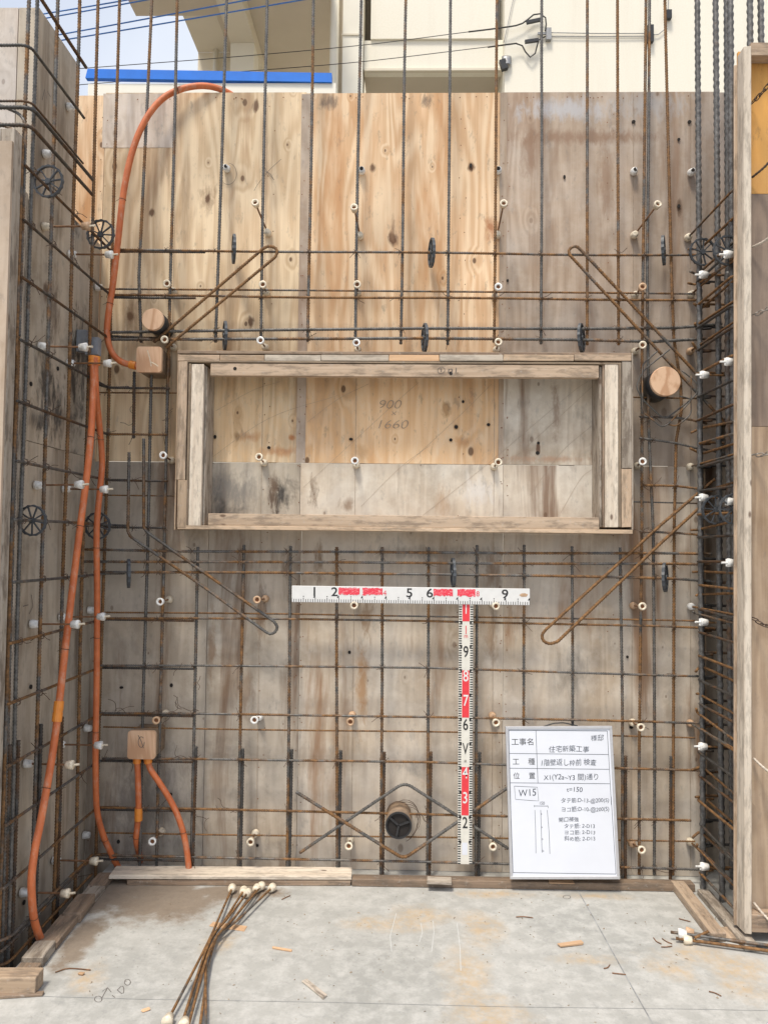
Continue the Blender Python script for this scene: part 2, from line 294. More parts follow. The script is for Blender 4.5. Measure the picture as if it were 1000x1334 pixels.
def m_concrete():
    k = NB('slab_concrete'); g = k.n('NewGeometry').outputs['Position']
    n1 = k.noise(g, 2.2, 7, .66, .3); n2 = k.noise(g, 14, 8, .72); n3 = k.noise(g, 120, 3, .6)
    col = k.mix(k.ramp(n1, (.35, 0), (.65, 1)), (.33, .33, .31), (.425, .42, .395))
    col = k.mix(k.math('MULTIPLY', k.ramp(n2, (.44, 0), (.62, 1)), .6), col, (.545, .54, .515))
    col = k.mix(k.math('MULTIPLY', k.ramp(n3, (.3, 1), (.5, 0)), .22), col, (.27, .275, .27))
    pt = k.noise(k.vadd(g, (31, 7, 2)), 26, 5, .75)
    col = k.mix(k.math('MULTIPLY', k.ramp(pt, (.56, 0), (.66, 1)), .4), col, (.25, .255, .25))
    sp = k.n('SeparateXYZ'); k.l(g, sp.inputs[0])
    def spot(x, y, rx, ry):      # 1 at centre, 0 at the rim
        a = k.math('DIVIDE', k.math('SUBTRACT', sp.outputs[0], x), rx); b = k.math('DIVIDE', k.math('SUBTRACT', sp.outputs[1], y), ry)
        r = k.math('SQRT', k.math('ADD', k.math('MULTIPLY', a, a), k.math('MULTIPLY', b, b)))
        return k.math('SUBTRACT', 1, r, clamp=True)
    def blot(spots, noise_v, lo, hi):
        s_ = spot(*spots[0])
        for q in spots[1:]: s_ = k.math('MAXIMUM', s_, spot(*q))
        v = k.math('ADD', s_, k.math('MULTIPLY_ADD', noise_v, 1.5, -.75))
        return k.math('MULTIPLY', k.ramp(v, (lo, 0), (hi, 1)), k.ramp(s_, (0, 0), (.12, 1)))
    rn = k.noise(k.vadd(g, (5, 3, 1)), 7, 6, .68); rn2 = k.noise(g, 30, 4, .7)
    pts = [(545, 1192, .2, .12), (500, 1205, .3, .08), (625, 1210, .14, .2), (610, 1280, .16, .3), (640, 1330, .2, .2), (905, 1245, .25, .1), (960, 1262, .2, .14), (880, 1262, .15, .1),
           (640, 1165, .3, .05), (760, 1250, .2, .05), (975, 1290, .15, .1), (780, 1168, .25, .04), (110, 1275, .12, .12), (285, 1230, .1, .1)]
    sp_r = []
    for px, py, rx, ry in pts:
        q = PZ(px, py, 0); sp_r.append((q.x, q.y, rx * 1.0, ry * 1.3))
    rust = blot(sp_r, rn, .30, .85)
    col = k.mix(k.math('MULTIPLY', k.math('MULTIPLY', rust, k.ramp(rn2, (.36, .2), (.6, 1))), .62), col, (.49, .345, .185))
    q1, q2, q3, q4 = PZ(215, 1172, 0), PZ(150, 1165, 0), PZ(300, 1163, 0), PZ(95, 1225, 0)
    sand = blot([(q1.x, q1.y, .36, .30), (q2.x, q2.y, .26, .26), (q3.x, q3.y, .38, .11), (q4.x + .03, q4.y, .09, .3)], rn, .25, .55)
    col = k.mix(k.math('MULTIPLY', sand, .85), col, k.mix(rn2, (.14, .10, .065), (.28, .215, .155)))
    k.bump(k.math('ADD', n2, k.math('MULTIPLY', n3, .5)), .25, .003)
    return k.done(col, .8)
M['slab'] = m_concrete()

# ------------------------------------------------------------------ object helpers
def tag(o, label=None, cat=None, group=None, kind=None):
    if label: o['label'] = label
    if cat: o['category'] = cat
    if group: o['group'] = group
    if kind: o['kind'] = kind
    return o
def empty(name, loc, label, cat, group=None):
    o = bpy.data.objects.new(name, None); o.empty_display_size = .05; C.objects.link(o); o.location = Vector(loc)
    return tag(o, label, cat, group)
def link(name, me, mat, parent=None, M4=None, smooth=False):
    """world-space mesh (or one placed by M4), hung under its parent at the same place"""
    o = bpy.data.objects.new(name, me); C.objects.link(o)
    if mat is not None and len(me.materials) == 0: me.materials.append(M[mat])
    if smooth: me.polygons.foreach_set('use_smooth', [True] * len(me.polygons))
    Mw = M4 or Matrix()
    if parent is not None:
        o.parent = parent; base = Vector((0, 0, 0)); q = parent
        Pw = world(parent)
        o.matrix_local = Pw.inverted() @ Mw
        WORLD[o.name] = Mw
    else:
        o.matrix_local = Mw; WORLD[o.name] = Mw
    return o
WORLD = {}
def world(o):
    if o.name in WORLD: return WORLD[o.name]
    return Matrix.Translation(o.location)
def mesh(v, f, name='mesh'):
    me = bpy.data.meshes.new(name); me.from_pydata([tuple(a) for a in v], [], f); me.update(); return me
def box_vf(a, b):
    x0, y0, z0 = a; x1, y1, z1 = b
    v = [(x0, y0, z0), (x1, y0, z0), (x1, y1, z0), (x0, y1, z0), (x0, y0, z1), (x1, y0, z1), (x1, y1, z1), (x0, y1, z1)]
    return v, [(0, 3, 2, 1), (4, 5, 6, 7), (0, 1, 5, 4), (1, 2, 6, 5), (2, 3, 7, 6), (3, 0, 4, 7)]
def boxes(lst):
    V, Fc = [], []
    for a, b in lst:
        lo = [min(p, q) for p, q in zip(a, b)]; hi = [max(p, q) for p, q in zip(a, b)]
        v, f = box_vf(lo, hi); n = len(V); V += v; Fc += [tuple(i + n for i in q) for q in f]
    return mesh(V, Fc)
def bevel_box(sx, sy, sz, bev=.002, jit=0):
    bm = bmesh.new(); bmesh.ops.create_cube(bm, size=1)
    for v in bm.verts: v.co = Vector((v.co.x * sx, v.co.y * sy, v.co.z * sz)) + Vector((rnd.uniform(-jit, jit), rnd.uniform(-jit, jit) * .5, rnd.uniform(-jit, jit) * .5))
    bmesh.ops.bevel(bm, geom=bm.edges[:], offset=min(bev, min(sx, sy, sz) * .3), segments=1, affect='EDGES')
    me = bpy.data.meshes.new('timber'); bm.to_mesh(me); bm.free(); return me
def timber(name, p0, p1, wd, ht, mat, parent=None, up=(0, 0, 1), jit=.0015, bev=.002):
    """batten whose centre line runs p0 -> p1; wd across, ht along up"""
    p0, p1 = Vector(p0), Vector(p1); x = (p1 - p0).normalized(); z = Vector(up); z = (z - x * z.dot(x)).normalized(); y = z.cross(x)
    Mx = Matrix((x, y, z)).transposed().to_4x4(); Mx.translation = (p0 + p1) / 2
    return link(name, bevel_box((p1 - p0).length, wd, ht, bev, jit), mat, parent, Mx)

def sweep(pts, r, sides=6, step=.0065, rib=.09, wob=0., lug=False, cap=True):
    pts = np.array([tuple(p) for p in pts], float)
    seg = np.linalg.norm(np.diff(pts, axis=0), axis=1); cum = np.concatenate([[0], np.cumsum(seg)]); L = cum[-1]
    n = max(2, int(L / step) + 1); t = np.linspace(0, L, n)
    q = np.stack([np.interp(t, cum, pts[:, i]) for i in range(3)], 1)
    if wob:
        for _ in range(3):
            a = np.array([rnd.uniform(-1, 1) for _ in range(3)]) * wob; fr = rnd.uniform(1.2, 5); ph = rnd.uniform(0, 6.28)
            q += np.sin(t * fr + ph)[:, None] * a[None]
    tan = np.gradient(q, axis=0); tan /= np.linalg.norm(tan, axis=1)[:, None] + 1e-12
    ref = np.array([.31, .52, .8]) if abs(tan[0][2]) < .7 else np.array([.9, .3, .1])
    N = np.zeros_like(q); nv = ref - tan[0] * ref.dot(tan[0])
    for i in range(n):
        nv = nv - tan[i] * nv.dot(tan[i]); nv /= np.linalg.norm(nv) + 1e-12; N[i] = nv
    B = np.cross(tan, N); a = np.arange(sides) * 2 * math.pi / sides
    idx = np.arange(n)
    if lug:
        ph = (idx[:, None] + (a[None] > math.pi) * 2 + np.round(a[None] / math.pi)) % 4
        rad = r * np.where(ph < 1.5, 1 + rib, 1 - rib)
    else:
        rad = r * np.where(idx[:, None] % 2 == 0, 1 - rib, 1 + rib) * np.ones((1, sides))
    ring = q[:, None] + rad[..., None] * (np.cos(a)[None, :, None] * N[:, None] + np.sin(a)[None, :, None] * B[:, None])
    V = ring.reshape(-1, 3)
    i0 = (np.arange(n - 1)[:, None] * sides + np.arange(sides)[None]).ravel(); j = (np.arange(sides) + 1) % sides
    i1 = (np.arange(n - 1)[:, None] * sides + j[None]).ravel()
    F4 = np.stack([i0, i1, i1 + sides, i0 + sides], 1)
    me = bpy.data.meshes.new('bar')
    nf = len(F4); caps = 2 if cap else 0
    me.vertices.add(len(V)); me.vertices.foreach_set('co', V.ravel())
    me.loops.add(nf * 4 + caps * sides); li = F4.ravel()
    if cap: li = np.concatenate([li, np.arange(sides)[::-1], (n - 1) * sides + np.arange(sides)])
    me.loops.foreach_set('vertex_index', li.astype(np.int32))
    me.polygons.add(nf + caps)
    st = np.arange(nf + caps) * 4
    if cap: st[nf + 1:] = nf * 4 + sides
    me.polygons.foreach_set('loop_start', st.astype(np.int32))
    me.update(calc_edges=True); me.validate()
    return me
def arc(pts, rad, n=6):
    """polyline with its inner corners rounded"""
    pts = [Vector(p) for p in pts]; out = [pts[0]]
    for a, b, c in zip(pts, pts[1:], pts[2:]):
        u, v = (a - b), (c - b); d = min(rad, u.length * .45, v.length * .45); p, q = b + u.normalized() * d, b + v.normalized() * d
        for i in range(n + 1):
            t = i / n; out.append(p * (1 - t) ** 2 + b * 2 * t * (1 - t) + q * t * t)
    return out + [pts[-1]]
def spline(pts, n=10):
    p = [Vector(a) for a in pts]; p = [p[0] * 2 - p[1]] + p + [p[-1] * 2 - p[-2]]; out = []
    for i in range(1, len(p) - 2):
        for j in range(n):
            t = j / n
            out.append(.5 * ((2 * p[i]) + (p[i + 1] - p[i - 1]) * t + (2 * p[i - 1] - 5 * p[i] + 4 * p[i + 1] - p[i + 2]) * t * t + (3 * p[i] - p[i - 1] - 3 * p[i + 1] + p[i + 2]) * t ** 3))
    return out + [p[-2]]
D10, D13, D25 = .0052, .0066, .0125
def rebar(pts, r, mat, label, group, name='rebar', wob=.0015, step=None, rib=.15, cat='rebar'):
    me = sweep(pts, r, 6, step or (.0058 if r > .006 else .005), rib, wob)
    o = link(name, me, mat, None, None, rib < .05); return tag(o, label, cat, group)
def lathe(prof, sides=16):
    """profile [(axial, radius)] turned about local X"""
    V, Fc = [], []
    for a, r in prof:
        for i in range(sides):
            t = 2 * math.pi * i / sides; V.append((a, r * math.cos(t), r * math.sin(t)))
    for j in range(len(prof) - 1):
        for i in range(sides):
            k2 = (i + 1) % sides; Fc.append((j * sides + i, j * sides + k2, (j + 1) * sides + k2, (j + 1) * sides + i))
    Fc.append(tuple(range(sides))[::-1]); Fc.append(tuple((len(prof) - 1) * sides + i for i in range(sides)))
    return mesh(V, Fc)
def axis_m(p, d, roll=0):
    x = Vector(d).normalized(); ref = Vector((0, 0, 1)) if abs(x.z) < .9 else Vector((0, 1, 0))
    y = ref.cross(x).normalized(); z = x.cross(y); m = Matrix((x, y, z)).transposed().to_4x4() @ Matrix.Rotation(roll, 4, 'X'); m.translation = Vector(p); return m
def flatten_shade(o): o.data.polygons.foreach_set('use_smooth', [False] * len(o.data.polygons))

# print helpers: flat ribbons and lettering lying on a surface
def ribbon(name, pts, wd, nrm, mat, parent):
    pts = [Vector(p) for p in pts]; nrm = Vector(nrm); V, Fc = [], []
    for i, p in enumerate(pts):
        t = (pts[min(i + 1, len(pts) - 1)] - pts[max(i - 1, 0)]).normalized(); s = t.cross(nrm).normalized() * wd / 2
        V += [p + s, p - s]
        if i: Fc.append((2 * i - 2, 2 * i - 1, 2 * i + 1, 2 * i))
    return link(name, mesh(V, Fc), mat, parent)
def multi_ribbon(name, lines, wd, nrm, mat, parent):
    V, Fc = [], []; nrm = Vector(nrm)
    for pts in lines:
        pts = [Vector(p) for p in pts]; base = len(V)
        for i, p in enumerate(pts):
            t = (pts[min(i + 1, len(pts) - 1)] - pts[max(i - 1, 0)]).normalized(); s = t.cross(nrm).normalized() * wd / 2
            V += [p + s, p - s]
            if i: Fc.append((base + 2 * i - 2, base + 2 * i - 1, base + 2 * i + 1, base + 2 * i))
    return link(name, mesh(V, Fc), mat, parent)
def rects(name, quads, mat, parent):
    V, Fc = [], []
    for q in quads:
        n = len(V); V += [Vector(p) for p in q]; Fc.append((n, n + 1, n + 2, n + 3))
    return link(name, mesh(V, Fc), mat, parent)
def lettering(name, body, origin, u, v, height, mat, parent, xs=1., shear=0., bold=0., align='LEFT'):
    cu = bpy.data.curves.new('t', 'FONT'); cu.body = body; cu.size = 1; cu.shear = shear; cu.offset = bold; cu.align_x = align
    to = bpy.data.objects.new('t', cu); C.objects.link(to)
    dg = bpy.context.evaluated_depsgraph_get(); me = bpy.data.meshes.new_from_object(to.evaluated_get(dg))
    bpy.data.objects.remove(to); bpy.data.curves.remove(cu)
    me.materials.clear()
    u, v, origin = Vector(u), Vector(v), Vector(origin)
    if name == 'handwriting':
        p1, p2 = rnd.uniform(0, 6), rnd.uniform(0, 6)
        for q in me.vertices:
            x_, y_ = q.co.x, q.co.y
            q.co.x = x_ + .02 * math.sin(y_ * 4 + x_ * 2.3 + p1) + .06 * y_ * math.sin(x_ * 1.7 + p2); q.co.y = y_ * (1 + .07 * math.sin(x_ * 2.1 + p2)) + .06 * math.sin(x_ * 1.3 + p1)
    for q in me.vertices: q.co = origin + u * (q.co.x * height * xs) + v * (q.co.y * height)
    return link(name, me, mat, parent)

# ================================================================== SETTING
ground = tag(link('ground', mesh([(-400, -400, -.6), (400, -400, -.6), (400, 400, -.6), (-400, 400, -.6)], [(0, 1, 2, 3)]), 'ground'), kind='structure')
slab = link('slab', boxes([((-1.25, -5, -.3), (4.5, 3.75, 0)), ((-4.5, -5, -.3), (-1.2501, 2.42, 0)), ((-4.5, 2.4201, -.3), (-1.2501, 3.75, -.13))]), 'slab')
tag(slab, kind='structure')
# snapped layout lines on the slab
def fl(pts, z=.0008): return [PZ(a, b, z) for a, b in pts]
ribbon('layout_line', fl([(751, 1158), (775, 1200), (800, 1245), (826, 1292), (851, 1336)]), .0045, (0, 0, 1), 'slabline', slab)
multi_ribbon('layout_line', [fl([(180, 1302), (420, 1306), (660, 1312), (900, 1315), (1000, 1317)]), fl([(40, 1298), (180, 1302)])], .0018, (0, 0, 1), 'slabline', slab)
multi_ribbon('marking', [fl([(128 + 5 * math.cos(t), 1302 + 4 * math.sin(t)) for t in [i * .6 for i in range(12)]]), fl([(133, 1300), (140, 1287)]), fl([(133, 1292), (140, 1287), (145, 1293)]),
    fl([(146, 1297), (150, 1300)]), fl([(157 + 4.5 * math.cos(t) , 1290 + 4 * math.sin(t) + 2 * math.sin(2 * t)) for t in [i * .6 for i in range(12)]]), fl([(166 + 4 * math.cos(t), 1280 + 4 * math.sin(t)) for t in [i * .6 for i in range(12)]]),
    fl([(738 + 5 * math.cos(t), 1169 + 2.5 * math.sin(t)) for t in [i * .6 for i in range(12)]])], .0022, (0, 0, 1), 'pencil', slab)
multi_ribbon('chalk_scratch', [fl([(510, 1240), (508, 1220), (512, 1205), (516, 1190)]), fl([(546, 1228), (550, 1215), (548, 1203)]), fl([(562, 1240), (565, 1215), (564, 1200)]), fl([(600, 1265), (599, 1235), (595, 1203)])], .0028, (0, 0, 1), 'chalk', slab)

# ------------------------------------------------------------------ back formwork
def wx(px, py, Y=YF): return P(px, py, Y).x
def wz(px, py, Y=YF): return P(px, py, Y).z
ZT = 3.418; ZM = wz(500, 604); T = .012
back = empty('plywood_formwork', (0, YF, 0), 'tall plywood formwork wall standing behind the rebar mesh and window frame', 'formwork')
cuts_u = [(-1.50, wx(133, 300), 'ply_yellow'), (wx(133, 300), wx(397, 300), 'ply_cream'), (wx(397, 300), wx(659, 300), 'ply_yellow'), (wx(659, 300), 1.36, 'ply_brown')]
g = .0012
for i, (a, b, m) in enumerate(cuts_u):
    dy = rnd.uniform(0, .002)
    z0 = ZM + g
    link('plywood_panel', boxes([((a + g, YF + dy, z0), (b - g, YF + T + dy, ZT - [.012, 0, .004, .003][i]))]), m, back)
# paler washed top of the cream sheet is a separate thin sheet edge-on
link('plywood_panel', boxes([((wx(133, 150) + .004, YF - .001, wz(180, 192)), (wx(226, 150), YF - .0002, ZT - .004))]), 'ply_wash', back)
link('plywood_panel', boxes([((1.3602, YF + .001, 1.95), (1.95, YF + T, ZT - .006))]), 'ply_brown', back)
lowcol = [(-1.372, wx(270, 800), 'ply_grey'), (wx(270, 800), wx(391, 800), 'ply_grey'), (wx(391, 800), wx(655, 800), 'ply_grey2'), (wx(655, 800), 1.30, 'ply_grey2')]
zo = wz(500, 700)       # the lighter strip of offcut sheets behind the opening
for i, (a, b, m) in enumerate(lowcol):
    dy = rnd.uniform(0, .002)
    link('plywood_panel', boxes([((a + g, YF + dy, -.13 if i == 0 else .002), (b - g, YF + T + dy, ZM - g))]), m, back)
# sheets seen through the opening
for a, b, m in ((264, 391, 'ply_wet'), (391, 655, 'ply_open'), (655, 790, 'ply_open')):
    link('plywood_panel', boxes([((wx(a, 640) + g, YF - .0035, wz(500, 690)), (wx(b, 640) - g, YF - .0004, ZM - .002))]), m, back)
link('plywood_panel', boxes([((wx(655, 550) + g, YF - .0035, ZM + .001), (wx(790, 550), YF - .0004, wz(720, 470)))]), 'ply_open', back)
link('plywood_panel', boxes([((wx(388, 550) - .006, YF - .0025, ZM + .001), (wx(398, 550), YF - .0004, ZT - .01))]), 'ply_brown', back)
link('plywood_panel', boxes([((wx(650, 350), YF - .0025, ZM + .001), (wx(659, 350), YF - .0004, ZT - .005))]), 'ply_pink', back)
# outer studs behind the sheets
for px in (110, 228, 346, 466, 560, 645, 740, 824, 905):
    x = wx(px, 700); timber('stud', (x, YF + .045, .01), (x, YF + .045, ZT - .02), .05, .06, 'timber', back, up=(1, 0, 0))
# snapped pencil lines where the ties go through
yl = YF - .0045
for px0, px1 in ((230, 212), (348, 333), (468, 457), (646, 640), (825, 822), (899, 899)):
    a = P(px0, 124, yl); b = P(px1, 1130, yl)
    ribbon('pencil_line', [(a.x, yl, ZT - .01), (b.x, yl, .02)], .0017, (0, -1, 0), 'pencil_faint', back)
# nail heads along sheet edges
V, Fc = [], []
for xs in [cuts_u[1][0], cuts_u[2][0], cuts_u[3][0], 0.0 - .6, .25, .9, wx(391, 800), wx(655, 800)]:
    for s in (-.012, .012):
        z = .1
        while z < ZT - .05:
            if rnd.random() < .7:
                c = Vector((xs + s + rnd.uniform(-.003, .003), YF - .0048, z)); n = len(V)
                V += [c + Vector((.0026 * math.cos(t), 0, .0026 * math.sin(t))) for t in (0, 1.05, 2.1, 3.14, 4.19, 5.24)]; Fc.append(tuple(range(n, n + 6)))
            z += rnd.uniform(.1, .2)
for i in range(34):
    c = Vector((rnd.uniform(-1.3, 1.3), YF - .0048, ZT - .025 - rnd.uniform(0, .01))); n = len(V)
    V += [c + Vector((.003 * math.cos(t), 0, .003 * math.sin(t))) for t in (0, 1.05, 2.1, 3.14, 4.19, 5.24)]; Fc.append(tuple(range(n, n + 6)))
tag(link('nail_head', mesh(V, Fc), 'rusthole', back), kind='stuff')
# drilled holes in the sheets
hole_me = lathe([(0, .0085), (.003, .0085)], 12)
for px, py in [(825, 158), (898, 158), (884, 181), (884, 268), (735, 230), (661, 365), (280, 569), (350, 583), (457, 572), (587, 573), (594, 556), (636, 553), (701, 577), (700, 590), (158, 896), (223, 893), (222, 1035), (154, 1097),
               (335, 1102), (648, 945), (822, 948), (817, 856), (455, 850), (603, 523), (613, 215)]:
    p = P(px, py, YF - .0052)
    o = link('tie_hole', hole_me, 'hole', back, axis_m(p, (0, 1, 0)))
    o.scale = (1, rnd.uniform(.6, 1.1), rnd.uniform(.6, 1.1))
# carpenter's pencil writing and sketch arcs behind the opening
ux, uz = Vector((1, 0, 0)), Vector((0, 0, 1)); yp = YF - .0052
lettering('pencil_writing', '900', P(491, 532, yp), ux, uz, .055, 'pencil_faint', back, 1.25, .25, -.02)
lettering('pencil_writing', '×', P(507, 543, yp), ux, uz, .045, 'pencil_faint', back, 1.2, .2, -.02)
lettering('pencil_writing', '1660', P(488, 558, yp), ux, uz, .055, 'pencil_faint', back, 1.3, .25, -.02)
def bp(pts, n=6): return [P(a, b, yp) for a, b in [(q.x, q.y) for q in spline([Vector((x, y, 0)) for x, y in pts], n)]]
for L_ in ([bp([(281, 535), (330, 508), (365, 497)]), bp([(270, 600), (350, 545), (440, 515)]), bp([(395, 635), (455, 580), (520, 520), (545, 498)]), bp([(400, 550), (440, 520), (480, 500)]),
    bp([(530, 605), (600, 540), (640, 500)]), bp([(660, 605), (710, 560), (780, 495)]), bp([(550, 672), (640, 600), (740, 515), (765, 497)]), bp([(690, 645), (730, 590), (770, 555)]), bp([(730, 668), (755, 625), (770, 612)]), bp([(470, 660), (520, 610), (560, 580)])]): ribbon('pencil_line', L_, .0010, (0, -1, 0), 'pencil_faint', back)
for L_ in ([bp([(297 + 11 * math.cos(t), 226 + 14 * math.sin(t)) for t in [i * .5 - 1.5 for i in range(9)]]), bp([(366, 207), (350, 222), (337, 238), (331, 248)]), bp([(341, 208), (347, 222), (357, 234)]), bp([(345, 223), (352, 226), (356, 233)])]): ribbon('pencil_line', L_, .0018, (0, -1, 0), 'pencil', back)
# column recess at the right end of the back formwork
colbox = empty('column_formwork', (1.6, 3.7, 0), 'dark plywood box formwork behind the caged column bars', 'formwork')
link('plywood_panel', boxes([((1.315, 3.44, .002), (1.999, 3.452, 1.94))]), 'ply_grey', colbox)
link('plywood_panel', boxes([((1.302, YF + .014, .002), (1.314, 3.80, 1.94))]), 'ply_tan', colbox)
link('plywood_panel', boxes([((2.0, 2.9, .002), (2.012, 3.80, 3.3))]), 'ply_dark', colbox)
link('plywood_panel', boxes([((1.302, YF + .014, 1.941), (2.0, 3.81, 1.949))]), 'ply_dark', colbox)

# ------------------------------------------------------------------ left formwork
left = empty('plywood_formwork', (XF, 3.0, 0), 'weathered grey plywood formwork beside the orange conduits, turning the corner', 'formwork')
YC = 2.72; ZL = 3.365
def xq(y0, y1, z0, z1, m, d=0): link('plywood_panel', boxes([((XF - T - d, y0 + g, z0 + g), (XF - d, y1 - g, z1 - g))]), m, left)
zl2 = PX(85, 272, XF).z; zl1 = PX(80, 586, XF).z
xq(YC, 3.05, zl1, ZL, 'ply_left'); xq(3.05, YF - .002, zl1, zl2, 'ply_wet', .003)
xq(YC, 3.06, -.13, zl1, 'ply_left', .002); xq(3.06, YF - .002, -.13, zl1, 'ply_left')
for a, b, m in ((XF - .002, XF - .075, 'ply_left'), (XF - .076, XF - .9, 'ply_wash')):
    link('plywood_panel', boxes([((b + g, YC + .001, -.12), (a - g, YC + T, ZL - .003))]), m, left)
timber('stud', (XF - .035, YC - .02, .02), (XF - .035, YC - .02, 2.66), .03, .04, 'timber_grey', left, up=(1, 0, 0))
for y in (2.95, 3.18):
    timber('stud', (XF - .045, y, 0), (XF - .045, y, zl2 - .1), .05, .06, 'timber_grey', left, up=(0, 1, 0))
for L_ in ([[PX(a, b, XF + .0006) for a, b in L] for L in ([(55, 130), (58, 116), (61, 128)], [(66, 126), (63, 121), (62, 118)], [(37, 788), (30, 790)], [(41, 775), (43, 790), (38, 800)])]): ribbon('pencil_line', L_, .003, (1, 0, 0), 'pencil', left)
for px, py in ((40, 895), (31, 1176), (75, 480), (58, 570), (40, 500)):
    p = PX(px, py, XF + .001); link('tie_hole', hole_me, 'hole', left, axis_m(p, (1, 0, 0)))
# room-side form of the neighbouring wall, seen at the edge of the picture
near_l = empty('formwork_panel', (-1.5, 2.44, 0), 'pale pinkish plywood form panel edge standing in front of corner bars', 'formwork')
link('plywood_panel', boxes([((-2.3, 2.43, .06), (P(15.5, 190, 2.43).x, 2.442, P(8, 183, 2.43).z))]), 'ply_pink', near_l)
timber('edge_batten', (P(22, 190, 2.46).x - .025, 2.469, .06), (P(22, 190, 2.46).x - .025, 2.469, P(8, 170, 2.46).z), .05, .05, 'timber_grey', near_l, up=(1, 0, 0))

# ------------------------------------------------------------------ window opening box
FY = YW
win = empty('window_box_frame', (P(526, 695, FY).x, FY, P(526, 695, FY).z), 'wooden box frame for the window opening, nailed onto the back plywood', 'window form')
def fb(x0, y0, x1, y1, Y0, Y1, name, m, grain='x', jit=.001):
    """piece bounded by pixels on the frame's front plane, from depth Y0 to Y1"""
    a, b = P(x0, (y0 + y1) / 2, FY).x, P(x1, (y0 + y1) / 2, FY).x
    cx = (x0 + x1) / 2; z1, z0 = P(cx, y0, FY).z, P(cx, y1, FY).z; cy = (Y0 + Y1) / 2
    if grain == 'x': return timber(name, (a, cy, (z0 + z1) / 2), (b, cy, (z0 + z1) / 2), Y1 - Y0, z1 - z0, m, win, up=(0, 0, 1), jit=jit, bev=.0015)
    return timber(name, ((a + b) / 2, cy, z0), ((a + b) / 2, cy, z1), b - a, Y1 - Y0, m, win, up=(0, 1, 0), jit=jit, bev=.0015)
# ply box
PLY = (FY + .0, YF - .006)
fb(243.6, 470.5, 809, 473.2, FY - .001, PLY[1], 'box_board', 'ply_edge')
fb(231, 687.2, 824, 692.4, FY - .002, PLY[1], 'box_board', 'timber')
fb(243.6, 473.6, 247.2, 686.8, FY - .001, PLY[1], 'box_board', 'ply_edge', 'z')
fb(805.5, 473.6, 809, 686.8, FY - .001, PLY[1], 'box_board', 'ply_edge', 'z')
# facing battens in short lengths round the outside
for a, b, m in ((232, 286, 'timber_pink'), (286.4, 344, 'timber'), (344.6, 418, 'timber_pale'), (418.6, 506, 'timber_pale'), (506.5, 572, 'timber_new'), (572.5, 655, 'timber_pale'), (655.5, 747, 'timber'), (747.5, 821.5, 'timber_pink')):
    fb(a, 462.3, b, 470.2, FY - .003 + rnd.uniform(-.002, .002), FY + .04, 'facing_batten', m)
fb(231, 458, 822.5, 462, FY, PLY[1], 'top_board', 'timber_old')
fb(231, 470.6, 243, 625, FY - .002, FY + .045, 'facing_batten', 'timber_pink', 'z'); fb(231, 625.4, 243, 686.8, FY - .004, FY + .045, 'facing_batten', 'timber', 'z')
fb(809.4, 470.8, 822.5, 610, FY - .002, FY + .045, 'facing_batten', 'timber_grey', 'z'); fb(809.4, 610.5, 822.5, 686.8, FY, FY + .045, 'facing_batten', 'timber_pink', 'z')
fb(228.6, 459, 230.7, 690, FY + .004, PLY[1], 'side_board', 'timber', 'z'); fb(822.9, 459, 825, 690, FY + .004, PLY[1], 'side_board', 'timber_grey', 'z')
# inner stiffeners
fb(274, 474.2, 780, 490.5, FY + .002, FY + .03, 'stiffener', 'timber_pink'); fb(270.5, 671.5, 780.5, 687, FY + .003, FY + .035, 'stiffener', 'timber_pink')
fb(247.6, 474, 263.5, 686.8, FY - .001, FY + .05, 'stiffener', 'timber_pale', 'z'); fb(788, 474, 805.2, 686.8, FY + .001, FY + .05, 'stiffener', 'timber_pale', 'z')
fb(263.9, 476, 266.6, 686.8, FY + .02, PLY[1], 'box_board', 'timber_grey', 'z'); fb(782, 476, 784.8, 686.8, FY + .02, PLY[1], 'box_board', 'timber_grey', 'z')
fb(785.2, 474, 787.8, 686.8, FY + .006, FY + .06, 'stiffener', 'timber_old', 'z')
lettering('pencil_writing', '①ｎl.', P(568, 486, FY + .0005), ux, uz, .035, 'pencil', win, 1.1, .1)
o = link('nail_hole', hole_me, 'hole', win, axis_m(P(306, 480, FY + .001), (0, 1, 0))); o.scale = (1, .9, .9)
o = link('nail_hole', hole_me, 'hole', win, axis_m(P(587, 486, FY + .001), (0, 1, 0))); o.scale = (1, .9, .9)

ORD = ['first', 'second', 'third', 'fourth', 'fifth', 'sixth', 'seventh', 'eighth', 'ninth', 'tenth', 'eleventh', 'twelfth']
# ================================================================== REBAR
def vbar(px, py, z0, z1, Y, r, mat, label, group, lean=0, name='rebar'):
    a = P(px, py, Y); zc = a.z
    return rebar([(a.x + lean * (z0 - zc), Y, z0), (a.x + lean * (z1 - zc), Y, z1)], r, mat, label, group, name)
ZUP = 4.35
zend = wz(500, 445, YV)
G = 'upright bars hanging above the window frame'
for oi_, (px, py, ln, m) in enumerate(((281, 440, .012, 'mixed'), (340, 430, 0, 'steel'), (401.5, 440, 0, 'steel'), (462.5, 440, .004, 'steel'), (522, 440, .004, 'steel'), (583, 440, 0, 'steel'), (643.5, 440, .003, 'rust'), (704.5, 440, 0, 'steel'), (764.5, 440, 0, 'rust'), (805.5, 440, -.002, 'mixed'))):
    vbar(px, py, zend + rnd.uniform(-.02, .01), ZUP, YV, D13, m, '%s upright rebar ending just over the window frame, counted from the orange conduit' % ORD[oi_], G, ln)
vbar(142, 490, -.1, ZUP, YV, D13, 'mixed', 'full height upright rebar at the inside corner behind the orange conduit', None, .001)
vbar(214, 700, .0, ZUP, YV, D13, 'rust', 'full height rusty upright rebar just beside the window frame, by the square wooden box', None, .001)
